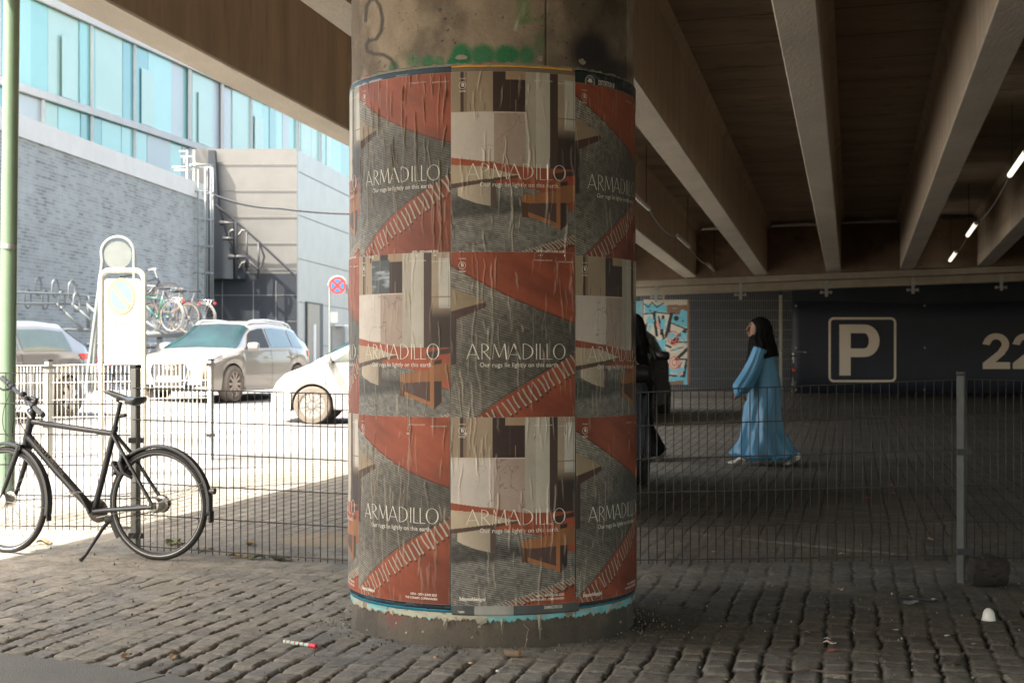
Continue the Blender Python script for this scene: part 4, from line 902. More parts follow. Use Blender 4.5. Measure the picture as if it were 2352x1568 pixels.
# no stopping sign
Yn = 38.0; c = U(775.5, 656, Yn); ns = thing('no_stopping_sign', 'round red and blue no stopping sign on a thin pole left of the column', 'traffic sign', (U(757, 0, Yn).x, Yn, g(-4.6, Yn)))
mb = MB(); pts = [Vector((U(757, 0, Yn).x, Yn+.05, .3)), Vector((U(757, 0, Yn).x, Yn+.05, c.z))]
for k in range(0, 13): a = math.pi-math.pi*k/12; pts.append(Vector((c.x+.235*math.cos(a), Yn+.05, c.z+.235*math.sin(a))))
pts.append(Vector((c.x+.235, Yn+.05, c.z-.2))); mb.tube(pts, .03, 10); mb.build('pole', M_wh, ns, True)
mb = MB(); disc(mb, c+Vector((0, -.02, 0)), .212, 40, .01); mb.build('rim', mk('sign_red', (.40, .022, .012), .45), ns)
mb = MB(); R8 = .165
for q in range(4):
    a0 = q*math.pi/2-.62; pts = [c+Vector((R8*math.cos(a0+1.24*k/8), -.031, R8*math.sin(a0+1.24*k/8))) for k in range(9)]+[c+Vector((.048*math.cos(q*math.pi/2), -.031, .048*math.sin(q*math.pi/2)))]
    mb.poly(pts, (0, -.004, 0))
mb.build('blue_field', mk('sign_blue', (.012, .10, .24), .45), ns)
rrect(U(759, 0, Yn).x, U(776, 0, Yn).x, U(0, 741, Yn).z, U(0, 716, Yn).z, .02, Yn, .01, M_wh, 'small_plate', ns)

# ------------------------------------------------------------------ two tier cycle rack
YR = 31.5
rack = thing('cycle_rack', 'two tier cycle rack with hoops along the grey brick wall', 'bicycle rack', tuple(U(250, 860, YR+2)))
M_rk = mk('rack_grey', (.115, .13, .135), .5, .2, var=.08)
def rt(name, pts, r=.03): mb = MB(); mb.tube([U(x, y, Y) for x, y, Y in pts], r, 6); mb.build(name, M_rk, rack, True)
rt('top_rail', [(-20, 669, YR), (150, 675, YR+1), (235, 684, YR+2)], .028); rt('lower_rail', [(-20, 696, YR), (130, 697, YR+1), (235, 702, YR+2)], .028)
rt('platform_edge', [(120, 756, YR+.8), (235, 758, YR+1.4), (330, 763, YR+2)], .04); rt('platform_edge', [(330, 768, YR+1.2), (420, 768, YR+1.8)], .07)
for x0, y0, x1, y1 in ((130, 697, 190, 756), (165, 697, 228, 752), (330, 735, 378, 768), (200, 700, 250, 745)): rt('brace', [(x0, y0, YR+1), (x1, y1, YR+1)], .03)
rt('post', [(367, 768, YR+1.5), (367, 880, YR+1.5)], .07); rt('post', [(203, 680, YR+1.6), (203, 758, YR+1.6)], .04)
for k, (x, yy) in enumerate(((88, 648), (127, 652), (165, 656), (64, 676), (104, 678), (142, 680), (176, 684))):
    pts = []; hh = 30 if k < 3 else 32
    for q in range(0, 17): a = 2*math.pi*q/16; pts.append((x+7.5*math.cos(a), yy+hh/2*0+hh*.55*math.sin(a)+(6 if math.sin(a) > 0 else -2)+8, YR+1+.1*math.cos(a)))
    rt('hoop', pts, .02)

# ------------------------------------------------------------------ under the bridge: back fence, graffiti board, parking banner, back wall
M_navy = mk('navy_board', (.014, .019, .034), .6, var=.2, vs=1.5, dirt=((.030, .031, .036), 1.8, .60))
bw = MB(); a = U(1380, 815, 37); b = U(5200, 815, 31); bw.poly([Vector((a.x, a.y, -.5)), Vector((b.x, b.y, -.5)), Vector((b.x, b.y+.3, -.5)), Vector((a.x, a.y+.3, -.5))], (0, 0, 5.0))
o = bw.build('back_wall', mk('dark_wall', (.028, .036, .046), .75, var=.25, vs=.8), loc=tuple((a+b)/2)); tag(o, 'dark painted wall closing the car park behind the mesh fence', 'wall')
Yw = 33.0; gz = g(7, Yw)
p = [U(1820, 0, Yw).x, U(2560, 0, Yw).x]; zt = U(0, 694, Yw).z; zb = U(0, 903, Yw).z
ban = thing('parking_banner', 'long navy banner with a white framed letter P and number 22', 'banner', ((p[0]+p[1])/2, Yw, zb))
mb = MB(); n = 40; P_ = np.zeros((n, 6, 3))
for i in range(n):
    for j in range(6): x = p[0]+(p[1]-p[0])*i/(n-1); P_[i, j] = (x, Yw+.012*math.sin(x*2.1+j)+.01*math.sin(x*5), zb+(zt-zb)*j/5+(.03*math.sin(x*1.2) if j == 5 else 0))
mb.grid(P_); o = mb.build('sheet', M_navy, ban, True); md = o.modifiers.new('t', 'SOLIDIFY'); md.thickness = .01
M_bw = mk('banner_print', (.62, .55, .475), .6, var=.05, vs=2)
def frame_rr(x0, x1, z0, z1, r, w, Y, mat, par):
    def ring(o_):
        pts = []
        for (cx, cz, a0) in ((x1-r, z1-r, 0), (x0+r, z1-r, 90), (x0+r, z0+r, 180), (x1-r, z0+r, 270)):
            for k in range(9): a = math.radians(a0+k*11.25); pts.append(Vector((cx+(r-o_)*math.cos(a), Y, cz+(r-o_)*math.sin(a))))
        return pts
    A, Bq = ring(0), ring(w); n = len(A); mb = MB(); mb.add(A+Bq, [(i, (i+1) % n, (i+1) % n+n, i+n) for i in range(n)]); return mb.build('frame_line', mat, par, fix=False)
fy = Yw-.035
frame_rr(U(1903, 0, fy).x, U(2058.5, 0, fy).x, U(0, 877.5, fy).z, U(0, 728.5, fy).z, .12, .05, fy, M_bw, ban)
def bigP(x0, x1, y0, y1):
    """bold capital P from its outline"""
    X0, X1, Z0, Z1 = U(x0, 0, fy).x, U(x1, 0, fy).x, U(0, y1, fy).z, U(0, y0, fy).z; W_, H_ = X1-X0, Z1-Z0; sw = .28*W_; mb = MB()
    def q(x, z): return Vector((X0+x*W_, fy, Z0+z*H_))
    mb.add([q(0, 0), q(.28, 0), q(.28, 1), q(0, 1)], [(0, 1, 2, 3)])
    vs = []; n = 14
    for k in range(n+1):
        a = math.pi/2-math.pi*k/n; vs += [q(.62+.38*math.cos(a), .68+.32*math.sin(a)), q(.62+.11*math.cos(a), .68+.15*math.sin(a))]
    mb.add(vs, [(2*k, 2*k+1, 2*k+3, 2*k+2) for k in range(n)])
    mb.add([q(.28, 1), q(.62, 1), q(.62, .83), q(.28, .83)], [(0, 1, 2, 3)]); mb.add([q(.28, .53), q(.62, .53), q(.62, .36), q(.28, .36)], [(0, 1, 2, 3)]); return mb.build('letter_p', M_bw, ban, fix=False)
bigP(1928, 2020.5, 745, 862)
def two(x0, x1, y0, y1):
    X0, X1, Z0, Z1 = U(x0, 0, fy).x, U(x1, 0, fy).x, U(0, y1, fy).z, U(0, y0, fy).z; W_, H_ = X1-X0, Z1-Z0; mb = MB()
    def q(x, z): return Vector((X0+x*W_, fy, Z0+z*H_))
    out = [(.0, .70)]; inn = [(.26, .665)]
    for k in range(13): a = math.pi*.93-math.pi*1.18*k/12; out.append((.5+.47*math.cos(a), .685+.315*math.sin(a))); inn.append((.5+.2*math.cos(a), .69+.14*math.sin(a)))
    out += [(.82, .42), (.47, .19)]; inn += [(.56, .5), (.02, .16)]
    n = len(out); mb.add([q(*a) for a in out]+[q(*a) for a in inn], [(i, i+1, i+1+n, i+n) for i in range(n-1)])
    mb.add([q(.02, 0), q(1, 0), q(1, .19), q(.40, .19), q(.02, .16)], [(0, 1, 2, 3, 4)]); return mb.build('digit_two', M_bw, ban, fix=False)
two(2256, 2320, 765, 847); two(2325, 2389, 765, 847); 
fpanel([U(1470, 668, Yw+.3), U(1790, 668, Yw+.25), U(1470, 914, Yw+.3), U(1790, 914, Yw+.25)], 'tall dark mesh fence panel between the graffiti board and its thin post', 'tall mesh fence panels at the back of the car park', nh=12, r=.004, rh=.0045, mat=mk('back_wire', (.30, .28, .23), .5, .1))
fpanel([U(1796, 668, Yw+.25), U(1820, 668, Yw+.25), U(1796, 914, Yw+.25), U(1820, 914, Yw+.25)], 'narrow strip of tall mesh fence beside the navy banner', 'tall mesh fence panels at the back of the car park', nh=12, r=.004, rh=.0045, mat=mk('back_wire', (.30, .28, .23), .5, .1))
p_ = U(1793, 815, Yw+.1); t = thing('fence_post', 'thin pale post of the tall back fence right behind the woman', 'fence post', (p_.x, p_.y, g(p_.x, Yw))); mb = MB(); mb.box((p_.x, p_.y, 1.4), (.055, .055, 2.4)); mb.build('pole', mk('post_back', (.30, .29, .25), .5, .3), t)
p_ = U(1524, 815, Yw+.1); t = thing('fence_post', 'thin pale post of the tall back fence in front of the graffiti board', 'fence post', (p_.x, p_.y, g(p_.x, Yw))); mb = MB(); mb.box((p_.x, p_.y, 1.4), (.05, .05, 2.4)); mb.build('pole', MATS['post_back'], t)
# graffiti board
n, m = 120, 220; uu, vv = np.meshgrid(np.linspace(0, 1, n), np.linspace(0, 1, m), indexing='ij')
c = np.tile(np.array([.55, .53, .46]), (n, m, 1))*(.8+.4*fbm(uu*5, vv*9, 1)[..., None])
BLU = np.array([.14, .45, .58]); RED = np.array([.62, .13, .10]); BLK = np.array([.02, .02, .024]); WD = np.array([.20, .115, .075])
w1 = .04*(fbm(uu*6, vv*10, 3)-.5)
def put(mask, rgb):
    global c
    c = np.where(mask[..., None], rgb, c)
put((vv < .30+.25*uu*0+w1*3) & (uu > .05), BLU); put((vv < .17+w1) & (uu > .52), WD*1.1); put((vv > .90+w1), BLU); put(vv > .955+w1, WD); put((vv > .78) & (uu > .88), BLU); put((vv < .06+w1), np.array([.5, .48, .42]))
def pg(pts, rgb): put(inpoly(uu+w1*.5, vv+w1*.3, pts), rgb)
pg([(.0, .17), (.24, .15), (.30, .42), (.16, .70), (.0, .66)], np.array([.55, .53, .47])); pg([(.30, .14), (.62, .16), (.50, .42), (.28, .52)], np.array([.6, .58, .5])); pg([(.6, .26), (.95, .35), (.62, .50), (.52, .46)], np.array([.6, .58, .5]))
def ln(a, b, w, rgb=BLK): put(segd(uu+w1*.6, vv, a, b, 1.8) < w, rgb)
for a, b, w in (((.0, .17), (.24, .16), .014), ((.24, .16), (.30, .42), .03), ((.28, .15), (.62, .17), .014), ((.62, .17), (.50, .42), .035), ((.50, .44), (.30, .52), .014), ((.60, .27), (.94, .35), .014), ((.93, .36), (.64, .50), .045), ((.64, .50), (.95, .50), .02), ((.55, .46), (.60, .27), .014),
                ((.98, .57), (.72, .70), .035), ((.30, .63), (.46, .60), .035), ((.72, .70), (.96, .70), .016), ((.95, .72), (.88, .90), .03), ((.88, .90), (.2, .88), .02), ((.05, .3), (.02, .62), .03), ((.02, .05), (.12, .09), .012), ((.12, .09), (.2, .03), .012), ((.2, .03), (.3, .09), .012), ((.3, .09), (.45, .04), .012)): ln(a, b, w)
for (x, y, r) in ((.72, .22, .055), (.27, .13, .03), (.16, .13, .018), (.86, .25, .02), (.68, .16, .015)): put(np.hypot(uu-x, (vv-y)*1.8) < r, BLK)
for (x, y, r) in ((.37, .29, .085), (.66, .45, .13), (.68, .74, .11), (.78, .83, .07), (.5, .66, .06), (.08, .55, .06)):
    q = np.hypot(uu-x, (vv-y)*1.5)+w1*.8; put(((q < r) & (q > r*.82)) | ((q < r*.55) & (q > r*.34)), RED)
for k, (x0, y0, x1, y1) in enumerate(((.10, .22, .05, .50), (.34, .20, .44, .44), (.44, .20, .40, .40), (.12, .70, .34, .58), (.34, .58, .52, .80), (.52, .80, .30, .86), (.60, .60, .86, .56), (.44, .52, .60, .56), (.05, .76, .20, .84), (.70, .86, .84, .74))): ln((x0, y0), (x1, y1), .010+.012*(k % 3))
put((fbm(uu*7, vv*12, 21) > .60) & (vv > .1) & (vv < .93), BLU*1.1)
put((uu > .95) | (uu < .02), WD*1.2)
X0, X1 = U(1476, 0, 32.6).x, U(1583, 0, 32.6).x; Z0, Z1 = U(0, 883, 32.6).z, U(0, 688, 32.6).z
P_ = np.stack([X0+(X1-X0)*uu, 32.6+0*uu, Z1-(Z1-Z0)*vv], -1); me = npmesh('graffiti_board', P_, c)
o = link('graffiti_board', me, mk('sprayed_board', (1, 1, 1), .6, var=.1, vs=12, attr='Col'), loc=((X0+X1)/2, 32.6, Z0)); tag(o, 'wooden board sprayed with white, blue and red graffiti right of the column', 'board')
md = o.modifiers.new('t', 'SOLIDIFY'); md.thickness = .03; md.offset = -1
X0, X1 = U(1400, 0, 33.5).x, U(1477, 0, 33.5).x
mb = MB(); mb.box(((X0+X1)/2, 33.6, (Z0+Z1)/2), (X1-X0, .03, Z1-Z0)); o = mb.build('painted_board', mk('blue_board', (.15, .36, .45), .6, var=.4, vs=3), loc=((X0+X1)/2, 33.6, Z0)); tag(o, 'pale blue board half hidden behind the column, left of the graffiti', 'board')

mb = MB()
for k in range(14): x = 3.0+k*1.25; mb.box((x, 36.95-(x-3)*.12, 1.9), (.03, .06, 4.2))
o = mb.build('wall_joint', mk('joint_dark', (.008, .01, .012), .8), None); o.parent = [q for q in COL.objects if q.name == 'back_wall'][0]; o.matrix_parent_inverse = o.parent.matrix_world.inverted() if False else Matrix.Translation(-Vector(o.parent.location))
for k, px in enumerate((1822, 2118, 2412)):
    mb = MB(); x = U(px, 0, fy).x
    for z in (zb+.08, (zb+zt)/2, zt-.08): mb.lathe((x+.06, fy+.012, z), (0, -1, 0), [(.008, 0), (.022, 0), (.022, .004), (.008, .004), (.008, 0)], 14)
    mb.build('eyelets', M_galv, ban)
# ------------------------------------------------------------------ cars
def gauss(z, k):
    w = np.exp(-np.linspace(-2, 2, 2*k+1)**2); w /= w.sum(); return np.convolve(np.pad(z, k, mode='edge'), w, 'valid')
class Car:
    def __init__(s, L, W, ro, wb, wr, belt, top, paint, bottom=.24):
        s.L, s.W, s.ro, s.wb, s.wr, s.belt = L, W, ro, wb, wr, belt; s.bottom = bottom
        s.S = np.linspace(0, L, 400); s.top = gauss(np.interp(s.S, [p[0] for p in top], [p[1] for p in top]), 7); s.paint = paint
    def P(s, x, v, side=1, out=0):
        x = np.asarray(x, float); v = np.asarray(v, float)
        top = np.interp(x, s.S, s.top); belt = np.minimum(s.belt-.05*np.clip(1-x/s.L*1.0, 0, 1)*0+.04*(1-x/s.L), top-.035)
        q = np.clip(np.abs(x-s.L/2)/(s.L/2), 0, 1); w = s.W/2*(1-.20*q**7-.05*q**2)
        f = ss(.0, .42, top-belt-.04); wr = w*(.90*(1-f)+.72*f)
        ra = s.wr+.045; zb = s.bottom+.12*ss(s.L-.25, s.L, x)+.14*ss(.3, 0, x)
        for xc in (s.ro, s.ro+s.wb):
            d = np.abs(x-xc); zb = np.maximum(zb, np.where(d < ra, s.wr+np.sqrt(np.maximum(ra*ra-d*d, 0)), 0))
        pts = [(.965*w, zb), (1.0*w, zb+.32*(belt-zb)), (1.0*w, zb+.72*(belt-zb)), (.955*w, belt), (wr, top-.075*f-.01), (wr*.82, top), (0*w, top+.02)]
        i = np.clip(np.floor(v).astype(int), 0, 5); t = v-i
        Y = np.stack([p[0]+0*x for p in pts]); Z = np.stack([p[1]+0*x for p in pts]); ii = i[None]
        y = np.take_along_axis(Y, ii, 0)[0]*(1-t)+np.take_along_axis(Y, ii+1, 0)[0]*t; z = np.take_along_axis(Z, ii, 0)[0]*(1-t)+np.take_along_axis(Z, ii+1, 0)[0]*t
        r = np.stack([x-s.ro, side*y, z], -1); 
        if out: r = r+np.stack([0*x, side*np.where(v < 4.2, out, 0), np.where(v > 3.2, out, 0)], -1)
        return r
    def patch(s, x0, x1, v0, v1, side, out=.006, nx=24, nv=8, slant0=0, slant1=0):
        a, b = np.meshgrid(np.linspace(0, 1, nx), np.linspace(v0, v1, nv), indexing='ij'); h = (b-v0)/(v1-v0)
        xx = (x0+slant0*h)*(1-a)+(x1+slant1*h)*a; return s.P(xx, b, side, out)
def build_car(name, label, cat, loc, dirv, C, det, group=None):
    root = bpy.data.objects.new(name, None); COL.objects.link(root); tag(root, label, cat, group); ORG[root.name] = Vector((0, 0, 0))
    pm = C.paint; tr = det.get('trim', M_dark)
    vv = np.array([0, .25, .5, .75, 1, 1.3, 1.7, 2, 2.3, 2.6, 2.85, 3, 3.15, 3.5, 3.85, 4, 4.3, 4.7, 5, 5.3, 5.7, 6.0])
    xs = np.unique(np.concatenate([np.linspace(0, C.L, 130)]+[C.ro+o_+np.linspace(-C.wr-.05, C.wr+.05, 34) for o_ in (0, C.wb)])); xs = xs[(xs >= 0) & (xs <= C.L)]
    mb = MB(); X, V = np.meshgrid(xs, vv, indexing='ij')
    Lf = C.P(X, V, 1); Rt = C.P(X, V, -1)[:, ::-1][:, 1:]; A = np.concatenate([Lf, Rt], 1); mb.grid(A); n, m = A.shape[:2]
    mb.f.append(tuple(range(m))); mb.f.append(tuple((n-1)*m+k for k in range(m))[::-1]); mb.mi += [0, 0]
    body = mb.build('body', pm, root, True)
    mb = MB(); mb.box((C.wb/2, 0, .42), (C.L-.5, C.W*.80, .40)); mb.build('underbody', M_dark, root)
    def add(name, arr, mat, par=root, sm=True): q = MB(); q.grid(arr); return q.build(name, mat, par, sm)
    cowl, r0, r1, rb = det['cowl'], det['roof0'], det['roof1'], det['rearbase']
    a = C.patch(r0+.03, cowl-.06, 4.05, 6, 1, .008); b = C.patch(r0+.03, cowl-.06, 4.05, 6, -1, .008)[:, ::-1][:, 1:]; add('windscreen', np.concatenate([a, b], 1), M_glass)
    a = C.patch(rb+.03, r1-.03, 4.1, 6, 1, .008); b = C.patch(rb+.03, r1-.03, 4.1, 6, -1, .008)[:, ::-1][:, 1:]; add('rear_window', np.concatenate([a, b], 1), M_glass)
    for side in (1, -1):
        for q, (x0, x1, s0, s1, mt) in enumerate(det['side']):
            add('side_window', C.patch(x0, x1, 3.10, 3.88, side, .007, slant0=s0, slant1=s1), det.get('glass', M_glass) if mt is None else mt)
        x0, x1, va, vb = det['headlight']; add('headlight', C.patch(x0, x1, va, vb, side, .012, slant0=det.get('hs', 0)), M_lens)
        x0, x1, va, vb = det['taillight']; add('taillight', C.patch(x0, x1, va, vb, side, .014, slant1=det.get('ts', 0)), M_redl)
        mp_ = C.P(np.array([det['mirror']]), np.array([3.05]), side)[0]; q = MB(); q.box(Vector(mp_)+Vector((0, side*.13, .07)), (.12, .24, .15), bev=.045); o = q.build('mirror', pm, root, True)
        for x in det['seams']: add('door_seam', C.patch(x, x+.012, .35, 2.98, side, .003, nx=2), tr)
        add('sill_trim', C.patch(C.ro+C.wr+.08, C.ro+C.wb-C.wr-.08, .0, .22, side, .010), det.get('sill', pm))
        for x in det['handles']: h = C.P(np.array([x]), np.array([2.35]), side)[0]; q = MB(); q.box(Vector(h)+Vector((0, side*.02, 0)), (.19, .035, .03), bev=.01); q.build('door_handle', pm, root, True)
        if det.get('rails'):
            q = MB(); P_ = [Vector(p)+Vector((0, 0, .05)) for p in C.P(np.linspace(r1+.05, r0-.05, 14), np.full(14, 4.75), side)]; P_[0].z -= .05; P_[-1].z -= .05; q.tube(P_, .022, 8); q.build('roof_rail', det['rails'], root, True)
    for xc in (0, C.wb):
        for side in (1, -1):
            y = side*(C.W/2-.12); w = MB(); R_ = C.wr; hw = .11
            w.lathe((xc, y, R_), (0, side, 0), [(R_*.66, -hw), (R_*.93, -hw), (R_, -hw*.7), (R_, hw*.7), (R_*.94, hw), (R_*.70, hw*1.02), (R_*.66, hw*.8)], 40); wh = w.build('wheel', det.get('tyre', M_tyred), root, True)
            q = MB(); q.lathe((xc, y, R_), (0, side, 0), [(R_*.68, hw*.8), (R_*.64, hw*.72), (R_*.60, hw*.4), (R_*.1, hw*.35), (.001, hw*.35)], 40); q.build('rim_well', det.get('well', M_dark), wh, True)
            q = MB(); ns = det['spokes']; q.lathe((xc, y, R_), (0, side, 0), [(R_*.69, hw*.85), (R_*.62, hw*.9), (R_*.61, hw*.6)], 40); q.lathe((xc, y, R_), (0, side, 0), [(R_*.2, hw*.6), (R_*.17, hw*.92), (.001, hw*.95)], 20)
            for k in range(ns):
                a = 2*math.pi*k/ns; d = Vector((math.cos(a), 0, math.sin(a))); t = Vector((-math.sin(a), 0, math.cos(a))); c_ = Vector((xc, y+side*hw*.75, R_)); wa, wb_ = det['sw']
                q.poly([c_+d*R_*.12+t*wa, c_+d*R_*.12-t*wa, c_+d*R_*.65-t*wb_, c_+d*R_*.65+t*wb_], (0, side*.015, 0))
            q.build('rim', det.get('rim', M_lens), wh)
    det['front'](root, C, add)
    d = Vector(dirv).normalized(); root.location = loc; root.rotation_euler = (0, 0, math.atan2(d.y, d.x)); bpy.context.view_layer.update(); return root
def face_box(root, C, x, y, z, w, h, mat, name, th=.05, par=None): q = MB(); q.box((x-C.ro, y, z), (th, w, h), bev=min(.02, th*.4)); return q.build(name, mat, par or root, True)
def plate(root, C, x, z, txt, s=1):
    p = face_box(root, C, x, 0, z, .52, .115, mk('plate_white', (.72, .72, .70), .4, var=.02), 'number_plate', .015)
    face_box(root, C, x+.004*s, .235*s, z, .045, .105, mk('plate_blue', (.02, .12, .5), .4), 'band', .014, p)
    if txt: btext(txt, Vector((x-C.ro+.0115*s, .19*s, z-.035)), .40, mk('plate_text', (.05, .05, .05), .5), p, right=Vector((0, -s, 0)), th=Vector((.002*s, 0, 0)), hgt=.07)
    return p
sand = mk('sand_metallic_paint', (.29, .272, .24), .3, .35, var=.04, vs=1, coat=.7)
suvtop = [(0, .75), (.03, .98), (.10, 1.10), (.30, 1.26), (.62, 1.53), (1.0, 1.60), (1.8, 1.64), (2.4, 1.62), (2.75, 1.56), (3.55, 1.06), (3.65, 1.02), (4.2, .96), (4.5, .84), (4.62, .66), (4.66, .55)]
def suv_front(dark):
    def f(root, C, add):
        gmat = mk('grille_black', (.015, .017, .02), .35); ch = mk('chrome', (.6, .6, .6), .15, 1)
        q = MB(); o_ = [(-.36, .78), (.36, .78), (.42, .66), (.33, .32), (-.33, .32), (-.42, .66)]
        q.poly([Vector((C.L-C.ro-.03, y, z)) for y, z in o_], (.065, 0, 0)); gr_ = q.build('grille', gmat, root, bevel=.01)
        q = MB(); q.tube([Vector((C.L-C.ro+.035, y, z)) for y, z in o_], .016, 8, closed=True); q.build('surround', ch, gr_, True)
        q = MB()
        for k in range(12): y = -.33+k*.06; q.box((C.L-C.ro+.038, y, .56), (.01, .012, .40))
        q.build('slats', ch, gr_)
        for k in range(4): q = MB(); c_ = Vector((C.L-C.ro+.052, -.105+.07*k, .70)); q.tube([c_+Vector((0, .045*math.cos(a), .045*math.sin(a))) for a in np.linspace(0, 2*math.pi, 21)[:-1]], .007, 6, closed=True); q.build('emblem_ring', ch, gr_, True)
        plate(root, C, C.L+.045, .47, None if dark else 'AF 21 907')
        for s in (1, -1):
            q = MB(); q.box((C.L-C.ro-.07, s*.66, .40), (.10, .34, .16), Matrix.Rotation(-s*.45, 3, 'Z'), bev=.02); q.build('air_intake', gmat, root, True)
            q = MB(); q.box((C.L-C.ro-.05, s*.64, .30), (.12, .42, .05), Matrix.Rotation(-s*.42, 3, 'Z'), bev=.015); q.build('bumper_lip', C.paint, root, True)
        face_box(root, C, .02, 0, .62, .50, .12, mk('plate_white', (.7, .7, .7), .4), 'rear_plate', .02)
    return f
suvdet = dict(cowl=3.6, roof0=2.72, roof1=.62, rearbase=.26, side=[(2.22, 3.28, 0, -.42, mk('open_window', (.012, .014, .016), .5)), (1.22, 2.14, 0, 0, mk('side_glass', (.10, .15, .16), .08, spec=1)), (.58, 1.15, .12, 0, MATS['side_glass'])], headlight=(4.0, 4.47, 2.45, 2.93), taillight=(.03, .34, 2.35, 2.95),
              mirror=3.15, seams=(3.40, 2.19, 1.02), handles=(2.4, 1.35), spokes=10, sw=(.022, .030), rails=mk('rail_silver', (.6, .6, .58), .3, .7), rim=mk('rim_silver', (.42, .36, .30), .35, .5), well=mk('well_brown', (.07, .05, .04), .7), hs=.0)
C1 = Car(4.63, 1.88, .93, 2.80, .365, 1.02, suvtop, sand); suvdet['front'] = suv_front(False)
def wheelpos(px, Y, d, W, wb=0):           # where the axle centre goes so that the near wheel stands in its photo column
    x = (px-CX)/F*Y; n = Vector((-d.y, d.x, 0)); n = n if n.x > 0 else -n; return Vector((x, Y, 0))-n*(W/2-.12)
d = Vector((-.317, -.949, 0)).normalized()
p = wheelpos(530, 29.6, d, 1.88)-d*2.80
p.z = g(-5.2, 30.5)
build_car('estate_car', 'sand coloured estate car with open driver window, seen from its front corner', 'car', p, d, C1, suvdet)
# silver hatchback at the left
silver = mk('silver_paint', (.24, .24, .235), .3, .4, var=.03, vs=1, coat=.7)
htop = [(0, .80), (.02, 1.0), (.12, 1.12), (.48, 1.40), (.62, 1.48), (1.2, 1.52), (2.0, 1.50), (2.5, 1.38), (3.1, 1.05), (3.2, 1.01), (3.7, .92), (3.9, .72), (3.98, .55)]
def hfront(root, C, add): face_box(root, C, C.L-.02, 0, .5, .9, .16, M_dark, 'grille', .05); plate(root, C, .0, .55, None, -1); q = MB(); q.tube([Vector((1.0, .3, 1.50)), Vector((.62, .3, 1.86))], .008, 5); q.build('aerial', M_dark, root)
hdet = dict(cowl=3.12, roof0=2.46, roof1=.60, rearbase=.16, side=[(1.86, 2.75, 0, -.34, None), (.62, 1.78, .06, 0, None)], headlight=(3.45, 3.85, 2.4, 2.9), taillight=(.02, .40, 2.55, 2.98), mirror=2.8, seams=(2.9, 1.82), handles=(1.95,), spokes=7, sw=(.03, .05), rim=mk('rim_pale', (.5, .49, .46), .35, .4), well=mk('well_brown', (.07, .05, .04), .7), front=hfront, ts=.06, glass=mk('warm_glass', (.09, .12, .10), .08, spec=1))
C2 = Car(3.98, 1.72, .74, 2.52, .315, .98, htop, silver)
d = Vector((-.40, -.916, 0)).normalized(); p = wheelpos(150, 23.9, d, 1.72); p.z = g(-7.9, 23.5)
build_car('silver_hatchback', 'silver hatchback with a red tail light cut off by the left edge', 'car', p, d, C2, hdet)
# white small car, nose left of the column
wtop = [(0, .8), (.02, 1.0), (.1, 1.15), (.4, 1.45), (1.0, 1.52), (1.9, 1.5), (2.3, 1.42), (3.02, .98), (3.1, .95), (3.45, .82), (3.62, .66), (3.68, .5)]
white = mk('white_paint', (.38, .38, .365), .3, .0, var=.02, vs=1, coat=.7)
def wfront(root, C, add): face_box(root, C, C.L-.03, 0, .42, .9, .16, M_dark, 'grille', .05); plate(root, C, C.L+.01, .46, None)
wdet = dict(cowl=3.04, roof0=2.28, roof1=.42, rearbase=.12, side=[(1.75, 2.78, 0, -.5, None), (.55, 1.68, .06, 0, None)], headlight=(3.02, 3.46, 2.35, 2.85), taillight=(.02, .3, 2.4, 2.98), mirror=2.7, seams=(2.75, 1.7), handles=(1.9,), spokes=12, sw=(.034, .062), rim=mk('wheel_cover', (.30, .29, .27), .4, .2), well=mk('well_grey', (.12, .11, .10), .7), front=wfront, hs=.0)
C3 = Car(3.68, 1.62, .58, 2.40, .305, .96, wtop, white)
d = Vector((-1, .03, 0)).normalized(); p = Vector(((722-CX)/F*24.3, 24.3+.69, 0))-d*2.40; p.z = g(-3.2, 24.3)
build_car('white_car', 'white small car whose nose and front wheel stick out left of the column', 'car', p, d, C3, wdet)
# black cars under the bridge
black = mk('black_paint', (.003, .003, .004), .35, .0, var=.02, vs=1, spec=.25)
bdet = dict(suvdet); bdet.update(rails=None, rim=mk('rim_dark', (.05, .05, .05), .3, .6), well=M_dark, tyre=M_tyre, front=suv_front(True)); bdet['side'] = [(a_, b_, c_, d_, M_glass) for a_, b_, c_, d_, m_ in suvdet['side']]
C4 = Car(4.63, 1.80, .93, 2.80, .34, 1.02, suvtop, black)
d = Vector((-.175, -.985, 0)).normalized(); n = Vector((.985, -.175, 0)); p = Vector((1.34, 14.6, 0))-n*.90; p.z = g(.8, 14.6)+.0
build_car('black_estate_car', 'glossy black car parked close behind the column, only its flank and red tail light showing', 'car', p, d, C4, bdet)
C5 = Car(4.3, 1.75, .85, 2.6, .32, 1.0, [(a_*4.3/4.63, b_*.95) for a_, b_ in suvtop], black)
bd2 = dict(bdet); bd2.update(cowl=3.34, roof0=2.52, roof1=.58, rearbase=.25, side=[(2.1, 3.05, 0, -.4, M_glass), (1.1, 2.0, 0, 0, M_glass)], headlight=(3.7, 4.12, 2.45, 2.9), mirror=2.93, seams=(3.1, 2.05), handles=(2.2,))
d = Vector((-.2, -.98, 0)).normalized(); p = Vector((2.50, 25.4, 0))-n*.88; p.z = g(2, 25.4)
build_car('black_hatchback', 'second black car farther back with its door mirror in front of the graffiti board', 'car', p+d*(-2.0), d, C5, bd2)

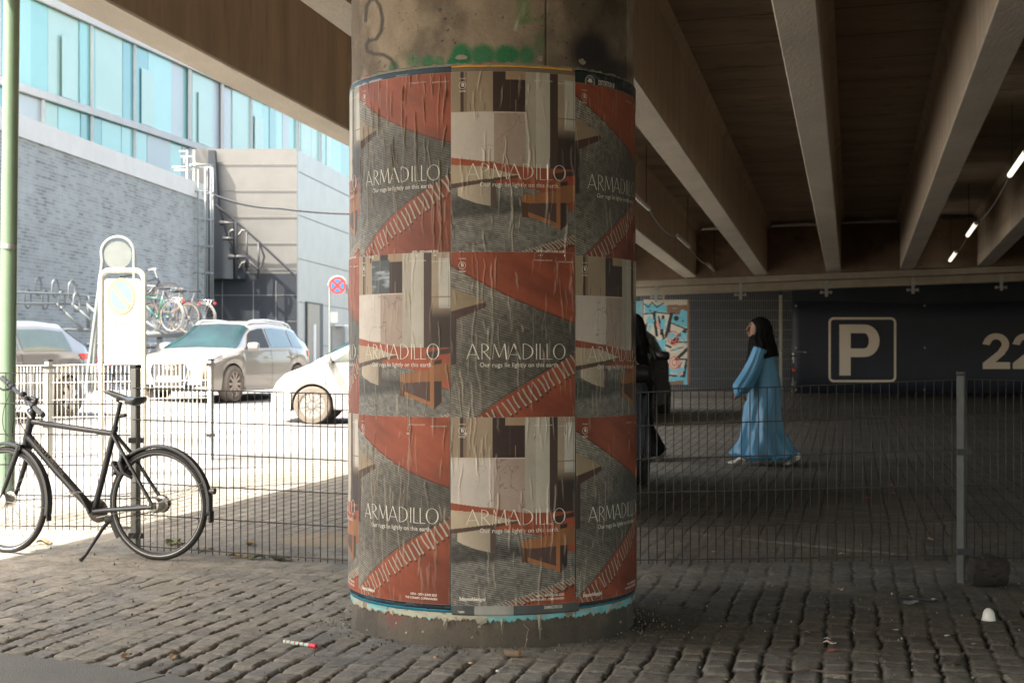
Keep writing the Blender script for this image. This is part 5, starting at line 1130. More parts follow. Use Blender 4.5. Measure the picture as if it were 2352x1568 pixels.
# ------------------------------------------------------------------ the near bicycle
PX0, PY0 = -2.19, 9.25; KX = (-3.245+2.19)/.35
def bp(px, py, t=0.):
    a = (px-CX)/F; Y = (PX0-KX*PY0)/(a-KX); P_ = Vector((a*Y, Y, CAMZ-(py-CY)/F*Y)); return P_+TD*t
FD = Vector((-3.245+2.19, .35, 0)).normalized(); TD = Vector((FD.y, -FD.x, 0)); TD = TD if TD.y < 0 else -TD      # TD points to the camera
hubR = Vector((PX0, PY0, .346)); hubF = Vector((-3.245, 9.60, .346))
bike = thing('bicycle', 'black and grey city bicycle on its kickstand in front of the mesh fence', 'bicycle', (PX0, PY0, 0))
M_tyn = mk('near_rubber', (.016, .016, .017), .6, var=.2, vs=30, bump=.4, bs=200); M_refl = mk('reflective_band', (.36, .35, .33), .5, var=.1); M_rim = mk('rim_black', (.03, .032, .034), .3, .4)
M_sil = mk('brushed_alloy', (.55, .53, .5), .3, .85, var=.2, vs=30); M_spk = mk('spoke_steel', (.30, .30, .30), .35, .8)
def bwheel(hub, ax, R_, seed, big):
    q = MB(); q.lathe(hub, ax, [(R_*.885, -.011), (R_*.90, -.0125), (R_*.915, -.012), (R_*.915, .012), (R_*.90, .0125), (R_*.885, .011), (R_*.87, 0), (R_*.885, -.011)], 72); wh = q.build('wheel', M_rim, bike, True)
    q = MB(); pr = [(R_*.905+.0, -.010)]
    for k in range(11): a = math.pi*k/10; pr.append((R_-.0195+.0195*math.sin(a), -.0195*math.cos(a)))
    pr.append((R_*.905, .010)); q.lathe(hub, ax, pr, 96); q.build('tyre', M_tyn, wh, True)
    q = MB()
    for s in (-1, 1): q.lathe(hub, ax, [(R_-.0305, s*.0168), (R_-.0255, s*.0202)], 90)
    q.build('reflective_band', M_refl, wh, True, fix=False)
    q = MB(); A_ = Vector(ax).normalized(); e = Vector((0, 0, 1)); h_ = A_.cross(e)
    for k in range(32):
        s = 1 if k % 2 else -1; a = 2*math.pi*(k+.3*seed)/32; b = a+(.95 if (k//2) % 2 else -.95); rh = .044 if big else .03
        p0 = hub+(e*math.cos(b)+h_*math.sin(b))*rh+A_*s*.028; p1 = hub+(e*math.cos(a)+h_*math.sin(a))*R_*.885; q.tube([p0, p1], .0011, 4, cap=False)
    q.build('spokes', M_spk, wh)
    q = MB(); r_ = .050 if big else .036; q.lathe(hub, ax, [(.004, -.062), (.012, -.06), (.014, -.04), (r_*.6, -.036), (r_, -.032), (r_, -.026), (r_*.75, -.02), (r_*.75, .02), (r_, .026), (r_, .032), (r_*.8, .05), (.014, .052), (.012, .062), (.004, .064)], 28); q.build('hub', M_sil, wh, True); return wh
AXR = TD.copy(); bwheel(hubR, AXR, .346, 1, True)
st_ = math.radians(-9); FDf = Matrix.Rotation(st_, 3, 'Z')@FD; AXF = Matrix.Rotation(st_, 3, 'Z')@TD
hubF = bp(17, 1158); hubF.z = .342; bwheel(hubF, AXF, .342, 2, True)
BB = bp(216, 1174); STT = bp(262, 992); SPT = bp(277, 922); HT = bp(75, 946); HB = bp(60, 1012)
def tb(name, pts, r, mat=M_frame, par=bike, n=14, **k): q = MB(); q.tube(pts, r, n, **k); return q.build(name, mat, par, True)
fr_ = tb('frame', [BB, STT], .0195)
tb('top_tube', [bp(75, 968), bp(160, 981), bp(257, 995)], [.0185, .0185, .0175], par=fr_); dt = tb('down_tube', [bp(66, 1003), bp(130, 1078), BB], [.025, .029, .027], par=fr_); tb('head_tube', [HT, HB], .024, par=fr_)
rh_ = hubR
for s in (1, -1):
    o1 = TD*(s*.068); tb('chain_stay', [BB+TD*(s*.03), BB+(hubR-BB)*.25+TD*(s*.045), hubR+o1+Vector((0, 0, -.012))], [.015, .014, .0125], par=fr_)
    tb('seat_stay', [STT+TD*(s*.014)+Vector((0, 0, -.015)), STT+(hubR-STT)*.3+TD*(s*.045), hubR+o1], [.0125, .0115, .0115], par=fr_)
    q = MB(); q.box(hubR+o1, (.05, .008, .045), Matrix.Rotation(math.atan2(FD.y, FD.x), 3, 'Z'), bev=.003); q.build('dropout', M_frame, fr_)
tb('bottom_bracket', [BB-TD*.04, BB+TD*.04], .024, par=fr_)
btext('CENTURION', bp(83, 1012)+TD*.0255, .30, mk('frame_decal', (.085, .06, .045), .45), dt, right=(bp(190, 1142)-bp(83, 1012)).normalized(), up=(bp(93, 1003)-bp(83, 1012)).normalized(), th=TD*.001, hgt=.022)
# fork
fk = tb('fork', [HT+(HB-HT)*1.0, bp(57, 1026)], [.020, .021])
cr = bp(57, 1026)
for s, nm in ((1, 'near'), (-1, 'far')): tb('fork_blade', [cr+AXF*s*.045+Vector((0, 0, .01)), cr+AXF*s*.055+(hubF-cr)*.4, hubF+AXF*s*.060], [.019, .0165, .011], par=fk)
tb('fork_crown', [cr-AXF*.06, cr+AXF*.06], .019, par=fk)
# mudguards
def guard(hub, ax, R_, a0, a1, name, ref, w=.027):
    q = MB(); q.lathe(hub, ax, [(R_-.012, -w), (R_+.006, -w*.8), (R_+.010, 0), (R_+.006, w*.8), (R_-.012, w)], 40, a0, a1, ref); o = q.build(name, M_dark if False else mk('mudguard', (.035, .037, .04), .35, coat=.3), bike, True); md = o.modifiers.new('t', 'SOLIDIFY'); md.thickness = .002; return o
up = Vector((0, 0, 1)); sg = 1 if AXR.cross(up).dot(FD) > 0 else -1
def arc_(hub, ax, R_, deg):     # deg from straight up, positive to the front of the bicycle
    f = Vector((0, 0, 1)).cross(ax); f = f if f.dot(FD) > 0 else -f; a = math.radians(deg); return hub+up*math.cos(a)*R_+f*math.sin(a)*R_
s_ = sg
def gd(hub, ax, R_, d0, d1, nm):
    return guard(hub, ax, R_, math.radians(d0)*(-1 if (ax.normalized().cross(up)).dot(FD) < 0 else 1), math.radians(d1)*(-1 if (ax.normalized().cross(up)).dot(FD) < 0 else 1), nm, up)
mg = gd(hubR, AXR, .362, -99, 62, 'rear_mudguard'); mf = gd(hubF, AXF, .362, -104, 40, 'front_mudguard')
q = MB(); pA = arc_(hubR, AXR, .372, -97); q.box(pA+Vector((-.0, 0, -.02)), (.012, .05, .07), Matrix.Rotation(math.atan2(FD.y, FD.x), 3, 'Z'), bev=.003); q.build('mud_flap', M_dark, mg)
q = MB(); pA = arc_(hubF, AXF, .368, -104); q.box(pA+Vector((-.0, 0, -.0)), (.010, .045, .06), Matrix.Rotation(math.atan2(FD.y, FD.x), 3, 'Z'), bev=.003); q.build('mud_flap', M_dark, mf)
for s in (1, -1):
    tb('rear_stay', [hubR+TD*s*.072, arc_(hubR, AXR, .352, -66)+TD*s*.03], .0022, M_sil, mg, 6); tb('rear_stay', [hubR+TD*s*.072, arc_(hubR, AXR, .352, -72)+TD*s*.03], .0022, M_sil, mg, 6)
    tb('front_stay', [hubF+AXF*s*.066, arc_(hubF, AXF, .352, -96)+AXF*s*.025], .0022, M_sil, mf, 6)
# rear light, lock
pl_ = arc_(hubR, AXR, .385, -76); q = MB(); q.lathe(pl_, (-FD), [(.001, -.02), (.014, -.016), (.020, .01), (.020, .022), (.001, .028)], 20); q.build('rear_light', mk('dark_lens', (.09, .07, .07), .2), bike, True)
lk = arc_(hubR, AXR, .36, 52); q = MB(); fdir = (arc_(hubR, AXR, .36, 60)-arc_(hubR, AXR, .36, 44)).normalized(); nor = (lk-hubR).normalized()
q.tube([lk+nor*.045+TD*.055*math.cos(a)*1.0-nor*(.10*(1-math.sin(a))) for a in np.linspace(-.2, math.pi+.2, 17)], .014, 8); q.build('frame_lock', M_dark, bike, True)
q = MB(); q.tube([bp(287, 1042, .03), bp(285, 1062, .045), bp(293, 1083, .05), bp(312, 1096, .045)], [.012, .017, .017, .010], 10); q.build('lock_arm', M_dark, bike, True)
# crank set
q = MB(); q.lathe(BB-TD*.045, TD, [(.012, 0), (.045, -.002), (.050, 0), (.070, 0), (.073, .002), (.070, .004), (.050, .004), (.012, .004)], 40)
for k in range(40): a = 2*math.pi*k/40; q.box(BB-TD*.043+(FD*math.cos(a)+up*math.sin(a))*.074, (.005, .003, .005))
cs = q.build('chainring', mk('worn_steel', (.05, .04, .03), .5, .3, var=.3, vs=40), bike, True)
ce = U(181, 1130, (bp(180, 1131)+TD*.06).y)
tb('crank', [BB+TD*.05, ce], [.013, .009], M_frame, bike); tb('crank', [BB-TD*.05, BB-(ce-BB)-TD*.11], [.013, .009], M_frame, bike)
def pedal(c0, s):
    q = MB(); c_ = c0+TD*s*.055; f = FD
    for a in (-.032, .032): q.tube([c_-TD*s*.045+f*a, c_+TD*s*.045+f*a], .0055, 6)
    for a in (-.045, 0, .045): q.tube([c_+TD*s*a-f*.032, c_+TD*s*a+f*.032], .005, 6)
    q.tube([c0, c0+TD*s*.10], .007, 8); q.build('pedal', M_sil, bike, True)
pedal(ce, 1); pedal(BB-(ce-BB)-TD*.11, -1)
q = MB(); sp = hubR-TD*.042; up1 = Vector((0, 0, .071)); dn1 = Vector((0, 0, -.071)); 
q.tube([BB-TD*.043+up1, sp+Vector((0, 0, .040))], .0042, 6); q.tube([BB-TD*.043+dn1, sp+Vector((0, 0, -.040))], .0042, 6); q.build('chain', MATS['worn_steel'], bike, True)
q = MB(); q.lathe(hubR-TD*.05, -TD, [(.01, -.004), (.052, -.004), (.055, 0), (.048, .012), (.01, .012)], 24); q.build('sprocket', mk('rusty_steel', (.10, .055, .04), .7, .3, var=.4, vs=40), bike, True)
q = MB(); q.lathe(hubR+TD*.05, TD, [(.01, 0), (.044, 0), (.040, .014), (.02, .018), (.01, .02)], 28); q.build('hub_brake', M_sil, bike, True)
q = MB(); q.lathe(hubF+AXF*.048, AXF, [(.01, 0), (.052, -.002), (.048, .014), (.02, .02), (.008, .022)], 28); q.build('hub_dynamo', M_sil, bike, True)
# kickstand
ks = [bp(252, 1195), U(238, 1210, 9.33), U(215, 1246, 9.26), U(197, 1274, 9.2), U(186, 1289, 9.16)]; ks[-1].z = .012
tb('kickstand', ks, [.013, .012, .010, .009, .013], M_dark, bike); q = MB(); q.box(bp(254, 1192, 0), (.07, .05, .04), bev=.01); q.build('stand_bracket', M_dark, bike, True)
tb('lower_arm', [bp(258, 1197), bp(268, 1223), bp(273, 1232)], [.018, .016, .018], M_dark, bike)
# seat post and saddle
tb('seat_post', [STT-(STT-BB).normalized()*.02, SPT], [.0145, .0135], M_frame, bike); tb('seat_clamp', [STT+(SPT-STT)*.03, STT+(SPT-STT)*.20], .021, M_frame, bike)
tb('light_bracket', [bp(272, 955)-FD*.01, bp(280, 953)-FD*.025], .012, M_dark, bike)
S0, S1 = bp(237, 902), bp(334, 912); nS = 22; nA = 14; P_ = np.zeros((nS, nA, 3)); sax = (S1-S0)
for i in range(nS):
    t = i/(nS-1); c_ = S0+sax*t; w = .016+.060*ss(.42, .85, t)-.012*ss(.92, 1, t); zt_ = .016*math.cos(t*4.2)*1.0+.006+.010*ss(.7, 1, t); zl = -.020-.022*ss(.25, .6, t)*(1-ss(.8, 1.0, t)); e = min(1, (.25+t*6), (1-t)*8+.25)
    for j in range(nA):
        a = 2*math.pi*j/nA; y = math.cos(a)*w*e; z = (math.sin(a)*.016*e+zt_-.012) if math.sin(a) > 0 else (math.sin(a)*abs(zl)*e+zt_-.012)
        p = c_+TD*y+Vector((0, 0, z)); P_[i, j] = p
mm = MB(); vs = P_.reshape(-1, 3).tolist(); mm.add(vs, [(i*nA+j, i*nA+(j+1) % nA, (i+1)*nA+(j+1) % nA, (i+1)*nA+j) for i in range(nS-1) for j in range(nA)]+[tuple(range(nA)), tuple((nS-1)*nA+k for k in range(nA))])
sdl = mm.build('saddle', mk('saddle_vinyl', (.045, .055, .06), .28, coat=.25, var=.1), bike, True, sub=1)
for s in (1, -1): tb('saddle_rail', [S0+sax*.15+TD*s*.008-up*.012, S0+sax*.35+TD*s*.02-up*.038, S0+sax*.62+TD*s*.022-up*.040, S0+sax*.85+TD*s*.03-up*.02], .0035, M_sil, sdl, 6)
q = MB(); q.box(SPT+Vector((0, 0, .012)), (.05, .05, .03), bev=.008); q.build('saddle_clamp', M_dark, sdl)
# stem, bar, grips, levers, bell, cables
SC_ = bp(84, 917); BC = bp(60, 921)
tb('stem', [HT, bp(78, 930), SC_, bp(72, 914), BC], [.019, .018, .017, .016, .017], M_frame, bike)
gN = U(99, 953, 9.33); gF = U(5, 868, 9.88); bd_ = (gN-gF).normalized()
bar = tb('handlebar', [gF+bd_*.02, gF.lerp(gN, .45), gN-bd_*.02], .0125, M_frame, bike)
tb('grip', [gN, gN-bd_*.02, gN-bd_*.14], [.018, .0185, .0165], mk('grip_rubber', (.07, .075, .08), .6, bump=.4, bs=180), bar); tb('grip', [gF, gF+bd_*.02, gF+bd_*.14], [.018, .0185, .0165], MATS['grip_rubber'], bar)
dn = Vector((0, 0, -1))
for c_, s in ((gN-bd_*.18, -1), (gF+bd_*.18, 1)):
    f = (FD*.9+Vector((0, 0, -.5))).normalized()
    tb('brake_lever', [c_, c_+f*.035+bd_*s*.0, c_+f*.065-bd_*s*.03, c_+f*.075-bd_*s*.13], [.012, .010, .007, .006], M_sil if s < 0 else M_dark, bar, 8); q = MB(); q.lathe(c_-bd_*.02, bd_, [(.018, 0), (.021, .01), (.021, .03), (.018, .04)], 16); q.build('shifter', M_dark, bar, True)
q = MB(); q.lathe(gF.lerp(gN, .52)+up*.018, up, [(.022, -.01), (.024, .0), (.018, .012), (.001, .018)], 20); q.build('bell', M_dark, bar, True)
q = MB(); q.lathe(gF.lerp(gN, .62)+up*.015, up, [(.018, -.01), (.02, .01), (.001, .014)], 20); q.build('light_mount', M_dark, bar, True)
def cab(pts): q = MB(); P_ = []; n = len(pts)
def bez(p0, p1, p2, p3, n=14): return [p0*(1-t)**3+p1*3*t*(1-t)**2+p2*3*t*t*(1-t)+p3*t**3 for t in np.linspace(0, 1, n)]
tb('brake_cable', bez(gF+bd_*.2, U(-10, 960, 9.7), U(0, 1015, 9.6), bp(58, 1019)), .0026, M_dark, bike, 6); tb('brake_cable', bez(gF.lerp(gN, .5), U(20, 960, 9.55), U(20, 1035, 9.5), bp(60, 1020, .03)), .0026, M_dark, bike, 6); tb('gear_cable', bez(gN-bd_*.2, U(25, 930, 9.4), U(35, 960, 9.45), bp(72, 1000, .03)), .0026, M_dark, bike, 6)
tb('gear_cable', [bp(228, 1187, .03), bp(300, 1172, .045), bp(345, 1168, .055)], .0024, M_sil, bike, 6)

# ------------------------------------------------------------------ smaller bicycles
def light_bike(label, loc, yaw, colr, group, basket=False, pitch=0, guards=None):
    root = bpy.data.objects.new('bicycle', None); COL.objects.link(root); tag(root, label, 'bicycle', group); ORG[root.name] = Vector((0, 0, 0))
    fm = mk('bike_paint_%02d' % (hash(colr) % 90), colr, .35, coat=.3); V = Vector; R_ = .34
    for x, nm in ((0, 'wheel'), (1.08, 'wheel')):
        q = MB(); q.lathe((x, 0, R_), (0, 1, 0), [(R_-.035, -.014), (R_-.014, -.018), (R_, 0), (R_-.014, .018), (R_-.035, .014), (R_-.04, 0), (R_-.035, -.014)], 36); w = q.build('wheel', M_tyred if guards is None else mk('pale_tyre', (.15, .15, .14), .7), root, True)
        q = MB()
        for k in range(18): a = 2*math.pi*k/18; q.tube([(x+.02*math.cos(a+1), 0, R_+.02*math.sin(a+1)), (x+(R_-.04)*math.cos(a), 0, R_+(R_-.04)*math.sin(a))], .0022, 3, cap=False)
        q.lathe((x, 0, R_), (0, 1, 0), [(.03, -.04), (.03, .04)], 12); q.build('spokes', M_steel, w)
        q = MB(); q.lathe((x, 0, R_), (0, 1, 0), [(R_+.012, -.025), (R_+.024, 0), (R_+.012, .025)], 24, -1.9, 1.1, (0, 0, 1)) ; q.build('mudguard', M_galv if guards else M_dark, root, True)
    bb = V((.42, 0, .29)); st = V((.27, 0, .80)); ht = V((.90, 0, .86)); hb = V((.95, 0, .70)); q = MB()
    for a, b, r in ((bb, st, .017), (bb, hb+V((-.01, 0, .03)), .02), (st+V((.03, 0, -.08)), ht+V((.0, 0, -.05)), .015), (ht, hb, .02), (bb, V((0, 0, R_)), .012), (st+V((.02, 0, -.06)), V((0, 0, R_)), .011), (hb, V((1.08, 0, R_)), .015)): q.tube([a, b], r, 8)
    q.build('frame', fm, root, True)
    q = MB(); q.tube([st, st+V((-.03, 0, .12))], .013, 8); q.build('seat_post', M_steel, root); q = MB(); q.poly([st+V((-.17, -.08, .13)), st+V((-.17, .08, .13)), st+V((-.02, .05, .13)), st+V((.12, .012, .135)), st+V((.12, -.012, .135)), st+V((-.02, -.05, .13))], (0, 0, .04)); q.build('saddle', M_dark, root, bevel=.012)
    q = MB(); q.tube([ht, ht+V((-.02, 0, .12)), ht+V((-.0, 0, .16))], .013, 8); q.tube([ht+V((-.16, -.27, .17)), ht+V((.02, -.2, .18)), ht+V((.02, .2, .18)), ht+V((-.16, .27, .17))], .012, 8); q.build('handlebar', M_steel, root, True)
    q = MB(); q.tube([V((-.28, -.05, .74)), V((.18, -.05, .74))], .006, 6); q.tube([V((-.28, .05, .74)), V((.18, .05, .74))], .006, 6); q.tube([V((-.2, .05, .74)), V((0, .06, R_))], .005, 5); q.tube([V((-.2, -.05, .74)), V((0, -.06, R_))], .005, 5); q.build('carrier', M_steel if guards else M_dark, root, True)
    q = MB(); q.box((-.33, 0, .66), (.03, .06, .05), bev=.008); q.build('rear_light', M_redl, root)
    q = MB(); q.lathe(bb-V((0, .04, 0)), (0, 1, 0), [(.001, 0), (.085, 0), (.085, .004), (.001, .004)], 24); q.tube([bb+V((-.12, .05, -.11)), bb+V((.12, -.06, .11))], .01, 6); q.build('crank', M_steel, root)
    if basket:
        q = MB()
        for z in (.0, .12, .24):
            s = .10+z*.15; q.tube([ht+V((.12-s+.1, -s*1.3, .0+z)), ht+V((.12+s+.1, -s*1.3, z)), ht+V((.12+s+.1, s*1.3, z)), ht+V((.12-s+.1, s*1.3, z))], .008, 5, closed=True)
        for k in range(10): a = 2*math.pi*k/10; q.tube([ht+V((.22+.09*math.cos(a), .12*math.sin(a), 0)), ht+V((.22+.13*math.cos(a), .17*math.sin(a), .24))], .004, 4)
        q.build('basket', M_dark, root)
    root.location = loc; root.rotation_euler = (0, pitch, yaw); return root
BG = 'bicycles parked in the two tier rack'
zU = CAMZ+ (CY-762)/F*33
def up_(px, Y, z, **k): return Vector(((px-CX)/F*Y, Y, z))
light_bike('green bicycle on the upper rack tier, nearest the zone sign', up_(395, 32.8, zU), math.radians(150), (.02, .11, .065), BG, guards=1)
light_bike('black bicycle with a front basket on the upper rack tier, in the middle', up_(432, 33.6, zU-.02), math.radians(152), (.02, .022, .025), BG, True)
light_bike('blue bicycle on the upper rack tier partly behind the green one', up_(412, 34.4, zU), math.radians(140), (.02, .045, .15), BG)
light_bike('dark bicycle with pale carrier at the right end of the upper rack tier', up_(466, 34.6, zU+.02), math.radians(158), (.03, .03, .035), BG, guards=1)
light_bike('dark bicycle on the upper rack tier, left of the zone sign', up_(278, 33.4, zU+.28), math.radians(12), (.02, .02, .022), BG, pitch=math.radians(-8))
lw = [(188, 33.0, 20, (.02, .02, .02), 'black bicycle on the ground under the rack right behind the silver hatchback'), (206, 34.0, 60, (.35, .05, .05), 'red bicycle on the ground under the rack left of the zone sign'), (222, 32.6, 100, (.45, .16, .30), 'pink bicycle on the ground under the rack beside the leaning sign stand'),
      (178, 34.8, 140, (.03, .06, .10), 'dark blue bicycle at the back under the rack near the silver hatchback'), (360, 33.8, 150, (.05, .05, .055), 'dark bicycle on the ground right of the zone sign under the platform'), (392, 34.4, 30, (.10, .10, .11), 'grey bicycle on the ground just left of the sand coloured car'), (420, 35.2, 160, (.02, .03, .05), 'dark bicycle on the ground half hidden behind the bonnet of the sand coloured car'), (345, 34.9, 70, (.08, .3, .32), 'teal bicycle on the ground beside the right leg of the zone sign')]
for px, Y, a, colr, lb in lw: x = (px-CX)/F*Y; light_bike(lb, Vector((x, Y, g(x, Y))), math.radians(a), colr, BG)
for px, Y, a, colr, lb in ((1712, 31.2, 62, (.12, .02, .02), 'dark red bicycle parked against the back fence left of the woman'), (1815, 32.2, 80, (.02, .02, .02), 'black bicycle behind the thin pale post right of the woman')):
    x = (px-CX)/F*Y; light_bike(lb, Vector((x, Y-.4, g(x, Y))), math.radians(a), colr, 'bicycles parked at the back fence')
# ------------------------------------------------------------------ people
M_skin = mk('skin', (.22, .105, .062), .55, var=.06, vs=20); M_skin.node_tree.nodes['Principled BSDF'].inputs['Subsurface Weight'].default_value = .1
M_dress = mk('blue_satin', (.055, .20, .345), .45, var=.06, vs=4, spec=.5); M_hij = mk('black_cloth', (.0025, .0025, .003), .9, spec=.2, var=.2); M_shoe = mk('pale_trainer', (.52, .50, .46), .6, var=.15); M_stripe = mk('shoe_stripe', (.02, .02, .02), .6)
def loft(mb, rows, Y, n=56, fold=None, k=14):
    """rows: (py, px_front, px_back, half depth in m[, slant m]) from top to bottom, seen from the side"""
    r = np.array([list(q)+[0]*(5-len(q)) for q in rows], float); t = np.linspace(0, len(r)-1, (len(r)-1)*k+1); i = np.arange(len(r)); R_ = np.stack([gauss(np.interp(t, i, r[:, c]), max(2, k//3)) for c in range(5)], 1)
    A = 2*math.pi*np.arange(n)/n; P_ = np.zeros((len(t), n, 3)); s = Y/F
    for a, (py, xf, xb, hd, sl) in enumerate(R_):
        cx = (xf+xb)/2; hw = (xb-xf)/2*s; x = (cx-CX)*s; z = CAMZ-(py-CY)*s; u = a/(len(t)-1)
        ca, sa = np.cos(A), np.sin(A); f = fold(A, u) if fold else 0
        P_[a, :, 0] = x+(hw+f)*ca; P_[a, :, 1] = Y+(hd+f)*sa*(1+.0*u); P_[a, :, 2] = z+sl*(1-np.abs(ca))*0-sl*(.5+.5*ca)
    vs = P_.reshape(-1, 3).tolist(); m = len(t)
    mb.add(vs, [(q*n+j, q*n+(j+1) % n, (q+1)*n+(j+1) % n, (q+1)*n+j) for q in range(m-1) for j in range(n)]+[tuple(range(n)), tuple((m-1)*n+j for j in range(n))])
def body_mesh(par, Y, ox, hand, leg2, foot):
    s = Y/F
    def W(px, py, dy=0): return U(px+ox, py, Y)+Vector((0, dy, 0))
    mb = MB()
    mb.tube([W(1748, 775), W(1750, 800), W(1752, 830), W(1754, 870), W(1755, 900)], [.055, .13, .13, .12, .14], 16)       # neck, trunk
    rows = [(729, 1736, 1752, .035), (733, 1729, 1762, .06), (739, 1725, 1768, .072), (745, 1723.5, 1770, .076), (751, 1723.5, 1770, .076), (757, 1722.5, 1768, .072), (763, 1722, 1764, .066), (769, 1722, 1758, .055), (774, 1724, 1756, .045), (780, 1738, 1758, .045)]
    q = MB(); loft(q, [(a, b+ox, c, d) for a, b, c, d in [(a, b, c+ox, d) for a, b, c, d in rows]], Y, 28, k=3); mb.add(q.v, q.f)
    mb.tube([W(1724, 745), W(1719.5, 750.5), W(1715.2, 756), W(1720, 758.5)], [.010, .013, .015, .010], 10)                 # nose
    mb.tube([W(1719.5, 763, -.012), W(1717.8, 763), W(1719.5, 763, .012)], .007, 8); mb.tube([W(1720, 766, -.011), W(1718.2, 766), W(1720, 766, .011)], .008, 8); mb.tube([W(1723, 771, -.01), W(1720.5, 771), W(1723, 771, .01)], .012, 8)
    mb.tube([W(1724, 744.5, -.03), W(1722, 743.5), W(1724, 744.5, .03)], .008, 8)
    for sd_ in (-1, 1):          # arms with five fingers
        if sd_ == 1: path = [(1752, 805), (1760, 840), (1765, 872), (1762, 902)]; 
        else: path = [(1745, 805), (1728, 845), (1710, 880), (1695, 899)]
        y = sd_*.16; mb.tube([W(*p_, y) for p_ in path], [.038, .034, .030, .020], 12)
        wv = W(*path[-1], y); dr = (W(*path[-1], y)-W(*path[-2], y)).normalized()+Vector((-.15, 0, 0)); dr.normalize(); sd2 = Vector((0, 1, 0)).cross(dr).normalized()
        pm = wv+dr*.075; mb.tube([wv-dr*.02, wv+dr*.03, pm], [.022, .030, .027], 12)
        for f_, (o_, ln_, cu) in enumerate(((-.024, .060, .0), (-.008, .072, .2), (.008, .068, .35), (.023, .055, .55))):
            b0 = pm+Vector((0, o_, 0))-dr*.012; b1 = b0+(dr*.9+Vector((.2*cu, 0, -.35*cu)))*ln_*.55; b2 = b1+(dr*.7+Vector((.5*cu+.1, 0, -.5*cu)))*ln_*.5; mb.tube([b0, b1, b2], [.0095, .0085, .006], 8)
        tdir = Vector((0, -.7 if sd_ < 0 else -.7, 0))+dr*.8; mb.tube([wv+dr*.02+Vector((0, -.018, 0)), wv+dr*.045+Vector((0, -.034, 0)), wv+dr*.075+Vector((0, -.045, 0))], [.012, .010, .007], 8)
    hipf = W(1752, 900, -.08); hipb = W(1756, 900, .08)
    mb.tube([hipf, W(1731, 975, -.07), W(foot[0][0]+14, foot[0][1]-16, -.07), W(foot[0][0]+10, foot[0][1]-4, -.07)], [.09, .055, .034, .03], 14); mb.tube([hipb, W(1772, 975, .07), W(foot[1][0]-2, foot[1][1]-20, .07), W(foot[1][0]+10, foot[1][1]-8, .07)], [.09, .055, .034, .03], 14)
    o = mb.build('body', M_skin, par, True, fix=False)
    md = o.modifiers.new('r', 'REMESH'); md.mode = 'VOXEL'; md.voxel_size = .0055; md.use_smooth_shade = True; md = o.modifiers.new('s', 'SMOOTH'); md.factor = .5; md.iterations = 2; return o
def shoe(par, Y, heel, toe, dy, mat, up_=0.0, stripes=True):
    a = U(*heel, Y)+Vector((0, dy, 0)); b = U(*toe, Y)+Vector((0, dy, 0)); d = b-a; L_ = d.length; d.normalize(); n = Vector((0, 1, 0)).cross(d).normalized(); n = n if n.z > 0 else -n; mb = MB(); nA = 16; nS = 16; vs = []
    for i in range(nS):
        t = i/(nS-1); w = .030+.014*math.sin(t*2.6); h_ = (.075*(1-ss(.25, .8, t))+.038)*1.0; e = min(1, .35+t*5, (1-t)*5+.3); c_ = a+d*L_*t
        for j in range(nA): q = 2*math.pi*j/nA; z = h_*.5+h_*.5*math.sin(q)*e; vs.append(c_+Vector((0, 1, 0))*math.cos(q)*w*e+n*(z*(1 if math.sin(q) > 0 else 1)))
    mb.add(vs, [(i*nA+j, i*nA+(j+1) % nA, (i+1)*nA+(j+1) % nA, (i+1)*nA+j) for i in range(nS-1) for j in range(nA)]+[tuple(range(nA)), tuple((nS-1)*nA+j for j in range(nA))])
    o = mb.build('shoe', mat, par, True, sub=1)
    q = MB(); q.tube([a+d*L_*.03+n*.008, a+d*L_*.5+n*.004, b-d*.02+n*.010], [.032, .036, .030], 10); 
    if stripes:
        q = MB()
        for k in range(3): c_ = a+d*L_*(.38+.11*k)-Vector((0, .041, 0)); q.poly([c_+n*.012, c_+n*.012+d*.014, c_+n*.055-d*.018, c_+n*.055-d*.032], (0, -.004, 0))
        q.build('stripes', M_stripe, o)
    return o
Yp = 17.2
def dfold(A, u):
    k = ss(.08, .9, u); return .024*k*np.sin(6*A+7*u+1.0)+.016*k*np.sin(11*A-9*u)+.008*np.sin(19*A+14*u)*k
drows = [(800, 1728, 1768, .15), (818, 1722, 1780, .19), (842, 1720, 1786, .19), (872, 1720, 1791, .19), (898, 1721, 1793, .20), (915, 1719, 1793, .20), (932, 1712, 1792, .21), (955, 1707, 1793, .22), (985, 1702, 1798, .23), (1005, 1698, 1809, .25), (1025, 1688, 1819, .26), (1040, 1680, 1831, .28), (1048, 1690, 1822, .28), (1056, 1708, 1806, .24)]
wm = thing('person', 'woman walking left in a long light blue dress, black hijab and white striped trainers', 'person', (U(1755, 0, Yp).x, Yp, g(3, Yp)))
body_mesh(wm, Yp, 0, 0, 0, ((1692, 1062), (1818, 1066)))
mb = MB(); loft(mb, drows, Yp, 90, dfold); mb.build('dress', M_dress, wm, True, fix=False)
mb = MB(); PT = [(1741, 800), (1730, 832), (1718, 858), (1706, 878), (1697, 891), (1694, 900), (1698, 903)]; RR = [15, 17, 18, 19, 19, 13, 7]
pts = []; rs = []
for k in range(49):
    t = k/48*6; i = min(5, int(t)); f = t-i; pts.append(U(PT[i][0]*(1-f)+PT[i+1][0]*f, PT[i][1]*(1-f)+PT[i+1][1]*f, Yp)+Vector((0, -.17-.02*t/6, 0))); rs.append((RR[i]*(1-f)+RR[i+1]*f)*Yp/F)
q = MB(); n = 40; q.tube(pts, rs, n)
for i in range(49):
    for j in range(n):
        v = Vector(q.v[i*n+j]); c_ = pts[i]; a = 2*math.pi*j/n; s = 1+.09*math.sin(7*a)*min(1, i/14)+.06*math.sin(11*a+2); q.v[i*n+j] = tuple(c_+(v-c_)*s)
